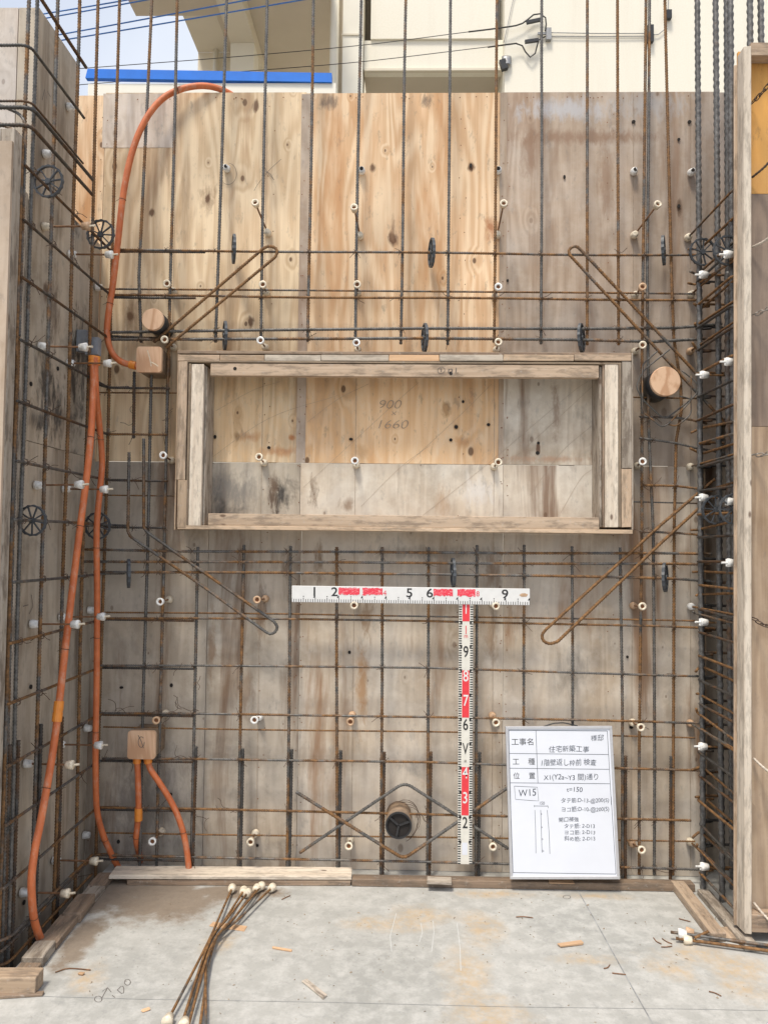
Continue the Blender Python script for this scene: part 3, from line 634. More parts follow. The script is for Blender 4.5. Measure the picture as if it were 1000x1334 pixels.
q = P(196.5, 500, YV); rebar([(q.x, YV, .0), (q.x + .003, YV, P(196, 478, YV).z)], D13, 'steel', 'grey upright rebar running from under the upper square box down to the slab', None)
a, b = P(181, 360, YV), P(184, 446, YV); rebar([P(198, 0, YV) + Vector((.006, 0, .55)), P(198, 0, YV), a, b], D13, 'mixed', 'upright rebar passing behind the round wooden plug by the orange conduit', None)
a, b = P(175, 484, YV), P(174, 571, YV); rebar([a, b], D13, 'dark', 'short upright rebar stub below the upper square wooden box', None)
G = 'paired uprights beside the round plug'
for x0, x1, x2, y2, x3 in ((841, 837, 836, 470, 832), (846, 842.5, 845, 560, 852)):
    rebar([P(x0, 0, YV) + Vector((.004, 0, .55)), P(x0, 0, YV), P(x1, 350, YV), P(x2, y2, YV), P((x2 + x3) / 2 + 2, 690, YV), P(x3, 1000, YV), P(x3, 1140, YV)], D13, 'mixed', '%s upright rebar of the close pair beside the window frame and large round plug' % ('straight' if x0 == 841 else 'bending'), G)
rebar([P(866, 0, YV) + Vector((-.01, 0, .55)), P(866, 0, YV), P(874, 350, YV), P(877, 440, YV), P(886, 500, YV), P(887, 535, YV), P(880, 575, YV), P(877.5, 690, YV), P(876.5, 1140, YV)], D13, 'rust', 'rusty upright rebar kinked around the round wooden plug', None)
ztop_low = wz(500, 712, YV)
G = 'upright bars below the window frame'
lowx = [(251.5, 258), (312.5, 317), (375.5, 379), (438.5, 438.6), (497, 498), (557, 558.5), (620, 621), (682, 682), (745, 745), (810, 808)]
for i, (xb, xt) in enumerate(lowx):
    a, b = P(xb, 1000, YV), P(xt, 712, YV)
    d = (b - a); rebar([a - d * 1.0 * (a.z + .02) / d.z, b + Vector((0, 0, rnd.uniform(-.004, .012)))], D13, ['steel', 'mixed', 'steel', 'steel', 'mixed', 'steel', 'steel', 'mixed', 'steel', 'mixed'][i], '%s upright rebar standing below the window frame, counted from the conduit corner' % ORD[i], G)
G = 'starter bars cast into the slab'
for i, (xb, py) in enumerate([(255, 973), (316, 976), (379.5, 976), (444, 978), (500.5, 980), (561, 980), (624.5, 980), (686, 982), (814.5, 985), (873.5, 986)]):
    p = P(xb, py, YV + .001); rebar([(p.x - .002, YV + .001, -.02), (p.x, YV + .001, p.z)], .0072, 'dark', '%s short dark starter bar along the back wall foot, counted from the conduit corner' % ORD[i], G, 'starter_bar')

def tie_knots(o, pts, axis):
    """binding-wire knots where bars cross, one part per bar"""
    V, Fc = [], []
    for p in pts:
        p = Vector(p); loops = []
        u = Vector((1, 0, 0)) if axis == 'x' else Vector((0, 1, 0)); n = Vector((0, -1, 0)) if axis == 'x' else Vector((1, 0, 0))
        for s in (-1, 1):
            loops.append([p + (u * math.cos(t) * .009 + Vector((0, 0, s * math.cos(t) * .012))) + n * (math.sin(t) * .012 + .001) for t in np.linspace(0, math.pi, 6)])
        e = p + n * .012
        for _ in range(2):
            dv = Vector((rnd.uniform(-1, 1), rnd.uniform(-1, 1), rnd.uniform(-1, .7))).normalized() * rnd.uniform(.015, .055)
            loops.append([e, e + dv * .5 + Vector((0, 0, rnd.uniform(-.006, .006))), e + dv])
        for lp in loops:
            for i, q in enumerate(lp):
                t = (lp[min(i + 1, len(lp) - 1)] - lp[max(i - 1, 0)]).normalized(); a = t.orthogonal().normalized() * .0013; b = t.cross(a); k0 = len(V)
                V += [q + a, q - a * .5 + b * .87, q - a * .5 - b * .87]
                if i:
                    for j in range(3): Fc.append((k0 - 3 + j, k0 - 3 + (j + 1) % 3, k0 + (j + 1) % 3, k0 + j))
    if V: tag(link('tie_wire', mesh(V, Fc), 'wire', o), kind='stuff')

vx_up = [281, 340, 401.5, 462.5, 522, 583, 643.5, 704.5, 764.5, 805.5]; vx_lo = [a for a, b in lowx]
def hbar(pts, r, mat, label, group, Y=YH, knots=None, name='rebar', prob=.75):
    w3 = [P(a, b, Y) for a, b in pts]; o = rebar(w3, r, mat, label, group, name)
    if knots:
        ks = []
        for kx in knots:
            for (a, b), (c, d) in zip(pts, pts[1:]):
                if a <= kx <= c and rnd.random() < prob: ks.append(P(kx, b + (d - b) * (kx - a) / (c - a), Y - .006)); break
        tie_knots(o, ks, 'x')
    return o
TIE_X = [142, 182, 217, 281, 341, 402, 463, 522, 583, 644, 704, 764, 805, 838, 876]
L1 = 'horizontal ribbed rebar crossing the upper plywood between the hairpin bends'
hbar([(150, 325), (550, 329.5), (908, 332)], D10, 'mixed', L1, None, knots=TIE_X)
hbar([(150, 327.6), (267, 327.6)], D10, 'dark', 'short dark rebar lapped under the upper horizontal bar by the wheel spacer', None, Y=YH + .002)
G = 'bars across the plywood above the window frame'
hbar([(131, 376), (550, 379.5), (905, 382.5)], .0042, 'rust', 'thin rusty horizontal rod crossing the plywood halfway between lintel and hairpin bends', None, Y=YH + .02)
hbar([(142, 384.5), (550, 388), (930, 391)], D10, 'mixed', 'horizontal rebar running directly below the thin rusty rod over the window', None, knots=TIE_X)
hbar([(142, 386.7), (255, 388)], D10, 'dark', 'short rebar lapped on the bar that passes over the round plug', None, Y=YH - .003)
G = 'pair of lintel bars over the window frame'
hbar([(140, 433), (320, 430), (550, 427.5), (770, 428), (880, 427), (940, 422)], D13, 'steel', 'upper of the two horizontal lintel rebars tied closest over the window frame', G, knots=TIE_X)
hbar([(140, 442), (320, 441), (550, 440.5), (770, 443), (850, 445), (935, 440)], D13, 'steel', 'lower of the two horizontal lintel rebars tied closest over the window frame', G, knots=TIE_X)
hbar([(142, 437.5), (263, 443)], D10, 'dark', 'short rebar tied between the lintel bars near the upper square box', None, Y=YH + .005)
G = 'short horizontals between the corner and the window frame'
for hi_, (y0, x1, m) in enumerate(((505, 221, 'dark'), (565.5, 217, 'mixed'), (625.5, 219, 'dark'), (687, 216, 'dark'))):
    hbar([(128, y0 - 4), (142, y0), (x1, y0 + .8)], D10, m, '%s short horizontal rebar down from the square box, between corner and window frame' % ORD[hi_], G, knots=[142, 175, 196, 214], prob=.9)
G = 'thin tie rods between the corner and the window frame'
for y0 in (511, 645): hbar([(128, y0), (231, y0 + 1)], .0035, 'rust', 'thin rusty rod between inside corner and the window frame side', G, Y=YH + .03)
G = 'short horizontals between the window frame and the column cage'
for hi_, pts in enumerate(([(833, 543), (880, 544), (900, 547), (920, 552)], [(833, 571), (850, 573), (880, 577), (905, 583), (945, 590)], [(834, 632), (880, 633), (905, 636), (928, 640)], [(833, 692), (880, 694), (905, 696), (926, 699)])):
    hbar(pts, D10, 'mixed', '%s short horizontal rebar down from the round plug, between window frame and column' % ORD[hi_], G, knots=[836, 850, 878], prob=.9)
hbar([(824, 517), (915, 519)], .0035, 'rust', 'thin rod passing below the round plug near the column cage', None, Y=YH + .03)
hbar([(824, 654), (925, 656)], .0035, 'rust', 'thin rusty rod beside the lower corner of the window frame near the column', None, Y=YH + .03)
G = 'three bars under the window frame'
LOWK = [136, 191, 207] + vx_lo + [834, 852, 877]
for hi_, (pts, m) in enumerate((([(108, 716), (240, 718), (560, 720), (880, 721), (926, 722)], 'mixed'), ([(108, 731), (240, 732), (560, 733.5), (880, 735), (926, 736)], 'steel'), ([(122, 745), (240, 746), (560, 747.5), (880, 754), (926, 757)], 'mixed'))):
    hbar(pts, D13 * .95, m, '%s of three close horizontal rebars counted down from the window frame bottom' % ORD[hi_], G, knots=LOWK)
hbar([(130, 798), (380, 800), (560, 803), (905, 809)], .0042, 'rust', 'thin rusty horizontal rod running close below the horizontal measuring staff', None, Y=YH + .02)
G = 'mesh horizontals below the measuring staff'
for hi_, (pts, m) in enumerate((([(130, 805), (240, 806), (560, 809), (860, 816), (930, 819)], 'mixed'), ([(130, 867), (260, 867), (560, 870), (860, 880), (930, 882)], 'steel'), ([(130, 929), (260, 930), (560, 934), (860, 941), (930, 943)], 'steel'), ([(133, 989), (260, 989), (560, 993), (860, 1003), (930, 1005)], 'mixed'),
              ([(131, 1052), (260, 1054), (600, 1062.5), (900, 1069)], 'mixed'), ([(131, 1114), (260, 1117), (600, 1124), (910, 1133)], 'steel'))):
    hbar(pts, D10, m, '%s horizontal mesh rebar up from the slab, below the measuring staff' % ORD[5 - hi_], G, knots=LOWK)
G = 'lapped corner bars at the left end of the mesh'
for hi_, y0 in enumerate((808.5, 870.5, 932.5, 992, 1056, 1120.5)):
    hbar([(128, y0 - 1), (252, y0 + 1)], D10, 'dark', 'short lapped rebar in the conduit corner doubling the %s mesh horizontal up from the slab' % ORD[5 - hi_], G, Y=YH + .002)
G = 'thin rods across the lower mesh'
for pts in ([(135, 947), (560, 954), (905, 961)], [(135, 1085), (600, 1091.5), (905, 1097)]):
    hbar(pts, .0036, 'rust', 'thin rusty horizontal rod crossing behind the lower part of the mesh', G, Y=YH + .02)

# hairpin diagonals at the opening corners
YD = YH - .015
def hairpin(leg1, leg2, bend, mat, label, tail1=(), tail2=()):
    pts = [P(a, b, YD) for a, b in list(tail1) + leg1]
    bd = [P(a, b, YD) for a, b in bend]; p2 = [P(a, b, YD) for a, b in leg2 + list(tail2)]
    o = rebar(pts[:-1] + spline([pts[-1]] + bd + [p2[0]], 5) + p2[1:], D13, mat, label, 'hairpin bars at the opening corners', 'rebar_hairpin', .0006)
    del o['group']; return o
hairpin([(200, 446), (342, 324)], [(358, 335), (216, 453)], [(350, 320.5), (358.5, 323), (360.5, 329)], 'mixed', 'diagonal rebar hairpin pointing up beside the round plug and orange conduit')
hairpin([(945, 552), (742, 332)], [(757, 326), (912, 492)], [(741, 326), (745, 321.5), (751, 321)], 'mixed', 'diagonal rebar hairpin crossing the round plug near the column cage')
hairpin([(260, 742), (357, 810)], [(347, 824), (260, 761)], [(361, 817), (358, 824), (352, 826)], 'mixed', 'diagonal rebar hairpin pointing down below the window frame with legs bent upright', tail1=[(187, 571), (187, 686), (191, 693)], tail2=[(170, 699), (166.5, 692), (168, 589)])
hairpin([(931, 624), (860, 684), (711, 820)], [(726, 836), (860, 708), (918, 655)], [(706, 827), (708, 835), (716, 838.5)], 'rust', 'diagonal rebar hairpin pointing down above the whiteboard')
G = 'bent trim bars round the pipe sleeve'
tri = [P(a, b, YH - .012) for a, b in ((391, 1112), (527, 1020), (661, 1105))]; rebar(arc(tri, .035), D13 * 1.05, 'steel', 'bent diagonal rebar peaking over the black pipe sleeve', None, 'bent_rebar')
tri = [P(a, b, YH - .024) for a, b in ((385, 1032), (526, 1119), (668, 1022))]; rebar(arc(tri, .03), D13 * 1.05, 'steel', 'bent diagonal rebar dipping under the black pipe sleeve', None, 'bent_rebar')
# octagonal trimmer loops round the round plug
yo = YH - .02
l1 = [P(a, b, yo) for a, b in ((872, 455), (838, 482), (828, 503), (836, 520), (861, 543), (868, 545), (903, 518), (911, 507), (905, 496), (888, 483))]
l2 = [P(a, b, yo - .008) for a, b in ((856, 457), (836, 475), (836.5, 536), (861, 556), (868, 554), (902, 520), (885, 516))]
l3 = [P(a, b, yo - .004) for a, b in ((900, 490), (900, 540), (880, 556), (868, 552))]
G = 'wire loops around the round plug'
for l in (l1, l2, l3): rebar(arc(l, .02), .0033, 'mixed', 'thin bent trimmer loop around the round wooden plug beside the column', G, 'trimmer_loop', .0004, .012, .02)

# ------------------------------------------------------------------ left wall bars
G = 'uprights of the left wall'
for hi_, (px, py, z1) in enumerate(((119, 340, ZUP), (94, 340, ZUP), (64, 400, ZUP), (36, 400, ZUP))):
    p = PX(px, py, XB - .012)
    o = rebar([(p.x, p.y, -.12), (p.x, p.y, z1)], D13, ['mixed', 'steel', 'mixed', 'mixed'][(px // 30) % 4], '%s upright rebar in front of grey corner plywood, counted from the inside corner' % ORD[hi_], G)
for px, m in ((23.5, 'rust'), (29, 'steel')):
    p = PX(px, 400, XB - .02); rebar([(p.x, p.y, -.12), (p.x - (.0 if m == 'rust' else .02), p.y + .01, 2.72 if m == 'steel' else 4.2)], D13, m, 'upright rebar at the free end of the corner wall, %s' % ('brown with rust' if m == 'rust' else 'grey and shorter'), None)
G = 'starter bars of the left wall'
for si, (px, py) in enumerate(((79, 935), (51, 945), (21, 966), (10.5, 972))):
    p = PX(px, py, XB - .02); rebar([(p.x, p.y + .012, -.13), (p.x, p.y + .012, p.z)], .0075, 'dark', '%s short starter bar from inside corner at the foot of grey corner plywood' % ORD[si], G, 'starter_bar')
G = 'horizontals of the left wall'
hz = [.07, .27, .465, .66, .86, 1.06, 1.26, 1.465, 1.66, 1.86, 2.065, 2.275, 2.47, 2.66]
vyl = [PX(px, py, XB).y for px, py in ((119, 340), (94, 340), (64, 400), (36, 400))]
for hi_, z in enumerate(hz):
    y0 = 2.50 + rnd.uniform(-.006, .006)
    o = rebar(arc([(XB, y0, z), (XB, YH + .012, z + rnd.uniform(-.003, .003)), (XB + .09, YH + .012, z)], .05), D10, 'dark' if z > 1.7 else 'mixed', '%s horizontal rebar up from the slab along the grey corner plywood' % (ORD + ['thirteenth', 'fourteenth'])[hi_], G)
    tie_knots(o, [(XB + .004, y, z) for y in vyl if rnd.random() < .8], 'y')
G = 'bars bent round the outer corner'
for bi, ((xa, ya), (xb, yb), (xc, yc), r) in enumerate((((-20, 57), (38, 58), (110, 149), D10), ((-20, 129), (40, 131), (108, 212), .004), ((-20, 136), (41, 140), (121, 235), D13), ((-20, 160), (40, 163), (120, 254), D13))):
    c = PX(xb, yb, XB + .01); e = PX(xc, yc, XB + .01); s = P(xa, ya, c.y)
    rebar(arc([(s.x - .3, c.y, c.z), c, (e.x, e.y, c.z)], .035), r, 'dark', '%s dark rebar down from the formwork top, bent around the outer corner' % ORD[bi], G, 'bent_rebar')
a, b = PX(58, 0, XB), PX(113, 88, XB); rebar([(a.x, a.y - .3, b.z), (b.x, b.y, b.z)], D13, 'dark', 'dark horizontal rebar running highest along the corner, against the sky', None)
a = PX(36, 133, XB + .01)
G = 'hooked bars at the outer corner'
for px, pz in ((30, 175), (34, 152)):
    c = PX(px, pz, XB - .01); rebar(arc([(c.x - .16, c.y + .03, c.z + .08), (c.x, c.y, c.z), (c.x, c.y, c.z - .75)], .05), D10, 'rust', 'rusty hooked rebar turning down at the outer corner of weathered formwork', G, 'bent_rebar')
for z in (.02, .10):
    G = 'bars bent round the foot of the corner'
    rebar(arc([(XB - .4, 2.50, z), (XB + .012, 2.50, z), (XB + .012, 3.2, z)], .06), D10, 'rust', 'rusty rebar bent round the foot of the corner beside loose cleats', G, 'bent_rebar')

# ------------------------------------------------------------------ column cage at the right
G = 'threaded column bars'
for x, y, zt in ((1.245, 3.235, ZUP), (1.276, 3.125, ZUP), (1.365, 3.24, ZUP), (1.276, 2.985, ZUP), (1.335, 2.95, ZUP), (1.385, 2.97, ZUP), (1.33, 3.12, 3.0)):
    p = [(x, y, -.02), (x + rnd.uniform(-.004, .004), y, zt)]
    o = link('threaded_rebar', sweep(p, D25 * .92, 8, .0080, .095, .001, True), 'heavy', None, None, False); tag(o, 'thick threaded column bar standing in the hoop cage beside the tall timber stud', 'rebar', G)
p = [(1.288, 3.06, .62), (1.288, 3.06, 2.5)]
tag(link('threaded_rebar', sweep(p, D25, 8, .0080, .13, .0, True), 'heavy', None, None, False), 'thick grey threaded bar cut off short above the slab inside the column cage', 'rebar')
G = 'column hoops'
zh = .06; i = 0
while zh < 2.62:
    dz = rnd.uniform(-.012, .012); t = rnd.uniform(-.012, .012)
    hp = [(1.30, 3.262 + t, zh + .004), (1.236 + t * .3, 3.262, zh), (1.238, 2.90, zh + dz), (1.78, 2.90, zh + dz), (1.78, 3.262, zh), (1.27, 3.268, zh + .012)]
    o = rebar(arc(hp, .022, 4), .0055, 'dark' if i % 3 else 'rust', '%d%s dark rusty hoop up from the slab around the threaded column bars' % (i + 1, {1: 'st', 2: 'nd', 3: 'rd'}.get((i + 1) % 10 if not 10 < i + 1 < 20 else 0, 'th')), G, 'rebar_hoop', .001, .011, .04)
    zh += .0985; i += 1
G = 'column cross ties'
for ct, py in enumerate((318, 352, 366, 398, 420, 452, 556, 590, 640, 690, 745, 775, 800, 868, 905, 930, 1000, 1040, 1085, 1105)):
    c = PX(910, py, 1.236); dz_ = rnd.uniform(-.03, .03); xo = rnd.uniform(-.004, .03)
    rebar(arc([(1.20 + rnd.uniform(0, .03), 3.25, c.z + rnd.uniform(-.03, .03)), (1.236 + xo, 3.27, c.z), (1.245 + xo, 2.9, c.z + dz_)], .02), D10, 'rust', '%d%s rusty cross tie up from the slab, hooked onto the column hoops' % (20 - ct, {1: 'st', 2: 'nd', 3: 'rd'}.get(20 - ct, 'th')), G, 'bent_rebar', .001, .012, .03)

# ================================================================== FORM TIES
cone_f = lathe([(.028, .012), (.004, .0165), (0, .0165), (0, .0095), (.008, .0085)], 18)      # open ring end at x=0
ring_in = lathe([(.0072, .0086), (.0082, .0086)], 12)
cone_b = lathe([(0, .016), (.006, .0165), (.028, .0125), (.028, .006)], 18)
def rod_mesh(a, b, r=.0038): return sweep([a, b], r, 6, .03, 0)
def form_tie(front, backp, label, group, cm='white', bm='white', ring=True):
    front, backp = Vector(front), Vector(backp); e = empty('form_tie', backp, label, 'form tie', group)
    d = (backp - front).normalized()
    link('rod', rod_mesh(front + d * .012, backp), 'rod', e)
    link('cone', cone_f, None, e, axis_m(front, Vector((0, 1, 0)) * .6 + d * .4)).data
    return e, d
def set_mat(o, m):
    if o.material_slots:
        o.material_slots[0].link = 'OBJECT'; o.material_slots[0].material = M[m]
for me_ in (cone_f, cone_b, ring_in): me_.materials.append(M['white'])
for me_ in (cone_f, cone_b): me_.polygons.foreach_set('use_smooth', [True] * len(me_.polygons))
def tie_back(f, b, label, group, cm='white', bm='cream_pl', hole='rusthole'):
    F3 = P(*f, YW + .004); B3 = P(*b, YF - .006) if b else Vector((F3.x, YF - .006, F3.z))
    e = empty('form_tie', B3, label, 'form tie', group); d = (B3 - F3).normalized()
    link('rod', rod_mesh(F3 + d * .012, B3), 'rod', e)
    ax = Vector((rnd.uniform(-.12, .12), 1, rnd.uniform(-.12, .12))) + d * .5
    c = link('cone', cone_f, None, e, axis_m(F3, ax)); set_mat(c, cm)
    h = link('socket', ring_in, None, c, axis_m(F3, ax)); set_mat(h, hole)
    c = link('cone', cone_b, None, e, axis_m(B3, (0, -1, 0))); set_mat(c, bm)
    return e
T1 = 'rusty form tie with pale plastic cone between the hairpin bends and the top of the formwork'
G1 = 'drooping form ties on the upper plywood'
for ti, (f, b) in enumerate((((332, 263), (349, 304)), ((461, 269), (469, 308)), ((656, 264), (647, 307)), ((857, 265), (825, 307)))): tie_back(f, b, '%s drooping rusty form tie high on the upper plywood, counted from the conduit' % ORD[ti], G1, 'cream_pl', 'cream_pl')
G2 = 'form ties above the window frame'
for ti, (f, b, m) in enumerate((((217, 369), (227, 380), 'cream_pl'), ((342, 370), (347, 381), 'cream_pl'), ((465, 370), (466, 381), 'cream_pl'), ((649, 373), None, 'white'), ((837, 373), (826, 385), 'tan_pl'), ((214, 442), None, 'cream_pl'), ((339, 443), (346, 453), 'white'), ((464, 446), (466, 456), 'white'), ((649, 445), (646, 456), 'cream_pl'), ((837, 449), (826, 458), 'cream_pl'))):
    tie_back(f, b, '%s ringed form tie from the small plug, %s the lintel bars' % (ORD[ti % 5], 'in the row above' if ti < 5 else 'in the row touching'), G2, m)
G3 = 'form ties inside the window opening'
for ti, (f, b, m) in enumerate((((337, 595), (344, 603), 'cream_pl'), ((462, 600), (464, 606), 'white'), ((649, 602), (643, 608), 'cream_pl'))): tie_back(f, b, '%s form tie inside the window opening, counted from the conduit side' % ORD[ti], G3, m)
tie_back((212, 593), (224, 600), 'white ringed form tie beside the window frame below the upper square box', None)
tie_back((837, 601), (829, 607), 'white ringed form tie beside the window frame near the kinked rusty rebar', None)
G4 = 'form ties on the lower plywood'
for ti, (f, b, m, bm) in enumerate((((208, 784), None, 'white', 'cream_pl'), ((334.5, 781.5), (346, 780), 'tan_pl', 'tan_pl'), ((461, 789), None, 'cream_pl', 'cream_pl'), ((646, 790), None, 'cream_pl', 'cream_pl'), ((837, 790), (824, 789), 'cream_pl', 'tan_pl'), ((203, 939), None, 'tan_pl', 'cream_pl'), ((331, 938.5), (338, 934), 'white', 'white'), ((456, 941), None, 'tan_pl', 'tan_pl'), ((646, 942), None, 'cream_pl', 'tan_pl'), ((835, 948), (823, 941), 'cream_pl', 'cream_pl'),
                    ((198, 1097), (211, 1083), 'white', 'cream_pl'), ((326, 1098), (333, 1085), 'cream_pl', 'cream_pl'), ((454, 1103), (456, 1094), 'cream_pl', 'cream_pl'), ((642, 1104), (641, 1094), 'cream_pl', 'cream_pl'), ((836, 1108), (822, 1098), 'cream_pl', 'tan_pl'))):
    tie_back(f, b, '%s ringed form tie from the conduit corner, %s' % (ORD[ti % 5], ['in row nearest the staff', 'in row between staff and slab', 'in row nearest the slab'][ti // 5]), G4, m, bm)
G5 = 'bare cones on the upper plywood'
for ti, (px, py) in enumerate(((296, 220), (471, 223), (648, 223), (825, 224), (899, 225))):
    p = P(px, py, YF - .006); e = empty('tie_cone', p, '%s bare pale plastic cone high on upper plywood, counted from the conduit' % ORD[ti], 'tie cone', G5)
    c = link('cone', cone_b, None, e, axis_m(p, (rnd.uniform(-.2, .2), -1, -.1))); set_mat(link('socket', ring_in, None, c, axis_m(p + Vector((0, -.021, 0)), (0, -1, 0))), 'hole')
G6 = 'long ties through the column'
for ti, (px, py, m) in enumerate(((895, 310, 'cream_pl'), (899, 384, 'cream_pl'), (898, 458, 'tan_pl'), (898, 608, 'cream_pl'), (899, 790, 'white'), (898, 942, 'tan_pl'), (898, 1096, 'cream_pl'))):
    p = P(px, py, YF - .006); e = empty('form_tie', p, '%s long rusty form tie running through the column hoops, counted up from slab' % ORD[6 - ti], 'form tie', G6)
    link('rod', rod_mesh(p, (p.x + .006, 2.875, p.z + .004), .0045), 'rust', e); c = link('cone', cone_b, None, e, axis_m(p, (0, -1, 0))); set_mat(c, m)
tipm = lathe([(0, .0042), (.022, .0042)], 8); tipm.materials.append(M['white'])
fin = boxes([((-.004, -.0015, -.014), (.014, .0015, .014))]); fin.materials.append(M['white'])
G7 = 'form ties on the left formwork'
XWi = -1.205
for f, n, cm in (((56, 295), (102, 294), 'tan_pl'), ((90, 331), (137, 332), 'white'), ((51, 451), (98, 452), 'white'), ((88, 473), (131.5, 476), 'white'), ((45.5, 632), (92.5, 631), 'white'), ((82.5, 637), (128, 638), 'white'), ((40, 813), (87, 813), 'white'), ((78, 804), (122, 803.5), 'white'), ((32, 995), (81, 995), 'cream_pl'), ((75, 970), (119.5, 969), 'white'), ((27, 1163), (76, 1163), 'cream_pl'), ((69, 1121), (114.5, 1120), 'cream_pl')):
    B3 = PX(*f, XF + .004); F3 = Vector((XWi, B3.y + rnd.uniform(-.006, .006), B3.z + rnd.uniform(-.004, .004)))
    e = empty('form_tie', B3, '%s white coned tie rod up from the slab on the grey corner formwork' % ORD[sum(q > f[1] for q in (295, 331, 451, 473, 632, 637, 813, 804, 995, 970, 1163, 1121))], 'form tie', G7)
    link('rod', rod_mesh(B3, F3 + Vector((.04, 0, 0))), 'rod', e)
    set_mat(link('cone', cone_b, None, e, axis_m(B3, (1, 0, 0))), 'cream_pl' if cm == 'tan_pl' else 'white')
    set_mat(link('cone', cone_b, None, e, axis_m(F3 + Vector((.026, 0, 0)), (-1, 0, 0))), cm)
    set_mat(link('thread_tip', tipm, None, e, axis_m(F3 + Vector((.026, 0, 0)), (1, 0, .1))), 'cream_pl')
G8 = 'bare cones on the left formwork'
for px, py in ((88, 139), (57, 200), (125, 374), (115, 795), (110.5, 949), (108.5, 1088)):
    p = PX(px, py, XF + .004); e = empty('tie_cone', p, 'pale plastic cone without a rod on the grey corner formwork', 'tie cone', G8)
    c = link('cone', cone_b, None, e, axis_m(p, (1, 0, 0))); link('socket', ring_in, None, c, axis_m(p + Vector((.021, 0, 0)), (1, 0, 0)))
G9 = 'white tie cones at the column cage'
for ci, (px, py) in enumerate(((918, 357.5), (950, 331), (919, 488), (951, 471), (918, 648), (952, 653), (918, 810.5), (953, 733), (917, 972.5), (919, 1129))):
    p = PX(px - 6, py, 1.20 if px < 940 else 1.215); e = empty('form_tie', p, '%s bright white tie cone up from the slab at the column cage' % ORD[sum(q > py for q in (357.5, 331, 488, 471, 648, 653, 810.5, 733, 972.5, 1129))], 'form tie', G9)
    link('cone', cone_b, None, e, axis_m(p, (1, 0, -.05))); link('thread_tip', tipm, None, e, axis_m(p, (-1, 0, -.03)))
    link('fin', fin, None, e, axis_m(p + Vector((-.002, 0, 0)), (1, 0, 0)))
    link('rod', rod_mesh(p, p + Vector((.45, 0, -.01)), .0045), 'rust', e)

# ================================================================== WHEEL SPACERS
def wheel_meshes(R0, wdt):
    rim = bmesh.new(); n = 32; vs = []
    for i in range(n):
        t = 2 * math.pi * i / n; ro = R0 * (1.035 if i % 2 else .985); ri = R0 * .90
        vs.append([rim.verts.new((x, r * math.cos(t), r * math.sin(t))) for x, r in ((-wdt / 2, ro), (wdt / 2, ro), (wdt / 2, ri), (-wdt / 2, ri))])
    for i in range(n):
        a, b = vs[i], vs[(i + 1) % n]
        for j in range(4): rim.faces.new((a[j], a[(j + 1) % 4], b[(j + 1) % 4], b[j]))
    m1 = bpy.data.meshes.new('rim'); rim.to_mesh(m1); rim.free()
    m2 = lathe([(-wdt * .7, R0 * .12), (-wdt * .7, R0 * .18), (wdt * .7, R0 * .18), (wdt * .7, R0 * .12)], 12)
    m3 = boxes([((-wdt * .3, R0 * .14, -R0 * .036), (wdt * .3, R0 * .93, R0 * .036))])
    for m in (m1, m2, m3): m.materials.append(M['spacer'])
    return m1, m2, m3
WM = wheel_meshes(.062, .012)
def wheel(p, d, label, group, s=1., spokes=9, roll=0.):
    e = empty('wheel_spacer', p, label, 'spacer', group); mw = axis_m(p, d, roll) @ Matrix.Scale(s, 4)
    link('rim', WM[0], None, e, mw); link('hub', WM[1], None, e, mw)
    for i in range(spokes): link('spoke', WM[2], None, e, mw @ Matrix.Rotation(2 * math.pi * i / 9 + .15, 4, 'X'))
for px, py, s, lab, roll in ((63, 236, .92, 'round spoked plastic spacer highest on the weathered corner wall with a gap in its rim', 2.2), (131, 305, .98, 'round spoked plastic spacer touching the orange conduit high in the corner', .3), (42, 678, .86, 'round spoked spacer beside the conduits at window sill height', 1.1), (127, 685, .92, 'round spoked spacer half hidden behind an orange conduit', .5)):
    wheel(PX(px, py, XB), (.12, 1, .06), lab, None, s, 8 if py == 236 else 9, roll)
GW = 'edge-on wheel spacers on the wall bars'
for wi, (px, py, dx) in enumerate(((304.5, 324, .2), (562, 329, .10), (864, 326, -.28), (293, 437, .22), (553, 440, .1), (757, 440, -.3))):
    wheel(P(px, py, YH), (1, dx * 1.5, .02), '%s wheel spacer from the conduit on the %s' % (ORD[wi % 3], ['bar level with the hairpin bends', 'lintel bars above the window frame'][wi // 3]), 'edge-on wheel spacers above the window frame', .98, roll=rnd.random())
wheel(P(167.5, 747, YH), (1, .42, .02), 'plastic wheel spacer under the window beside the orange conduit', None, .98)
wheel(P(590, 746, YH), (1, .06, .02), 'plastic wheel spacer sticking up behind the horizontal measuring staff', None, .98)
wheel(P(866, 752, YH), (1, -.5, .02), 'plastic wheel spacer near the column below the descending diagonal hairpin', None, .98)
GW = 'wheel spacers on the column hoops'
for px, py in ((915, 328), (947, 326), (932, 664), (955, 663)):
    wheel(PX(px, py, 1.24), (-.1, 1, .05), 'round spoked spacer on the column hoops, %s, %s the tall stud' % ('at hairpin bend height' if py < 400 else 'at window sill height', 'close to' if px > 940 else 'farther from'), GW, .92, roll=rnd.random())

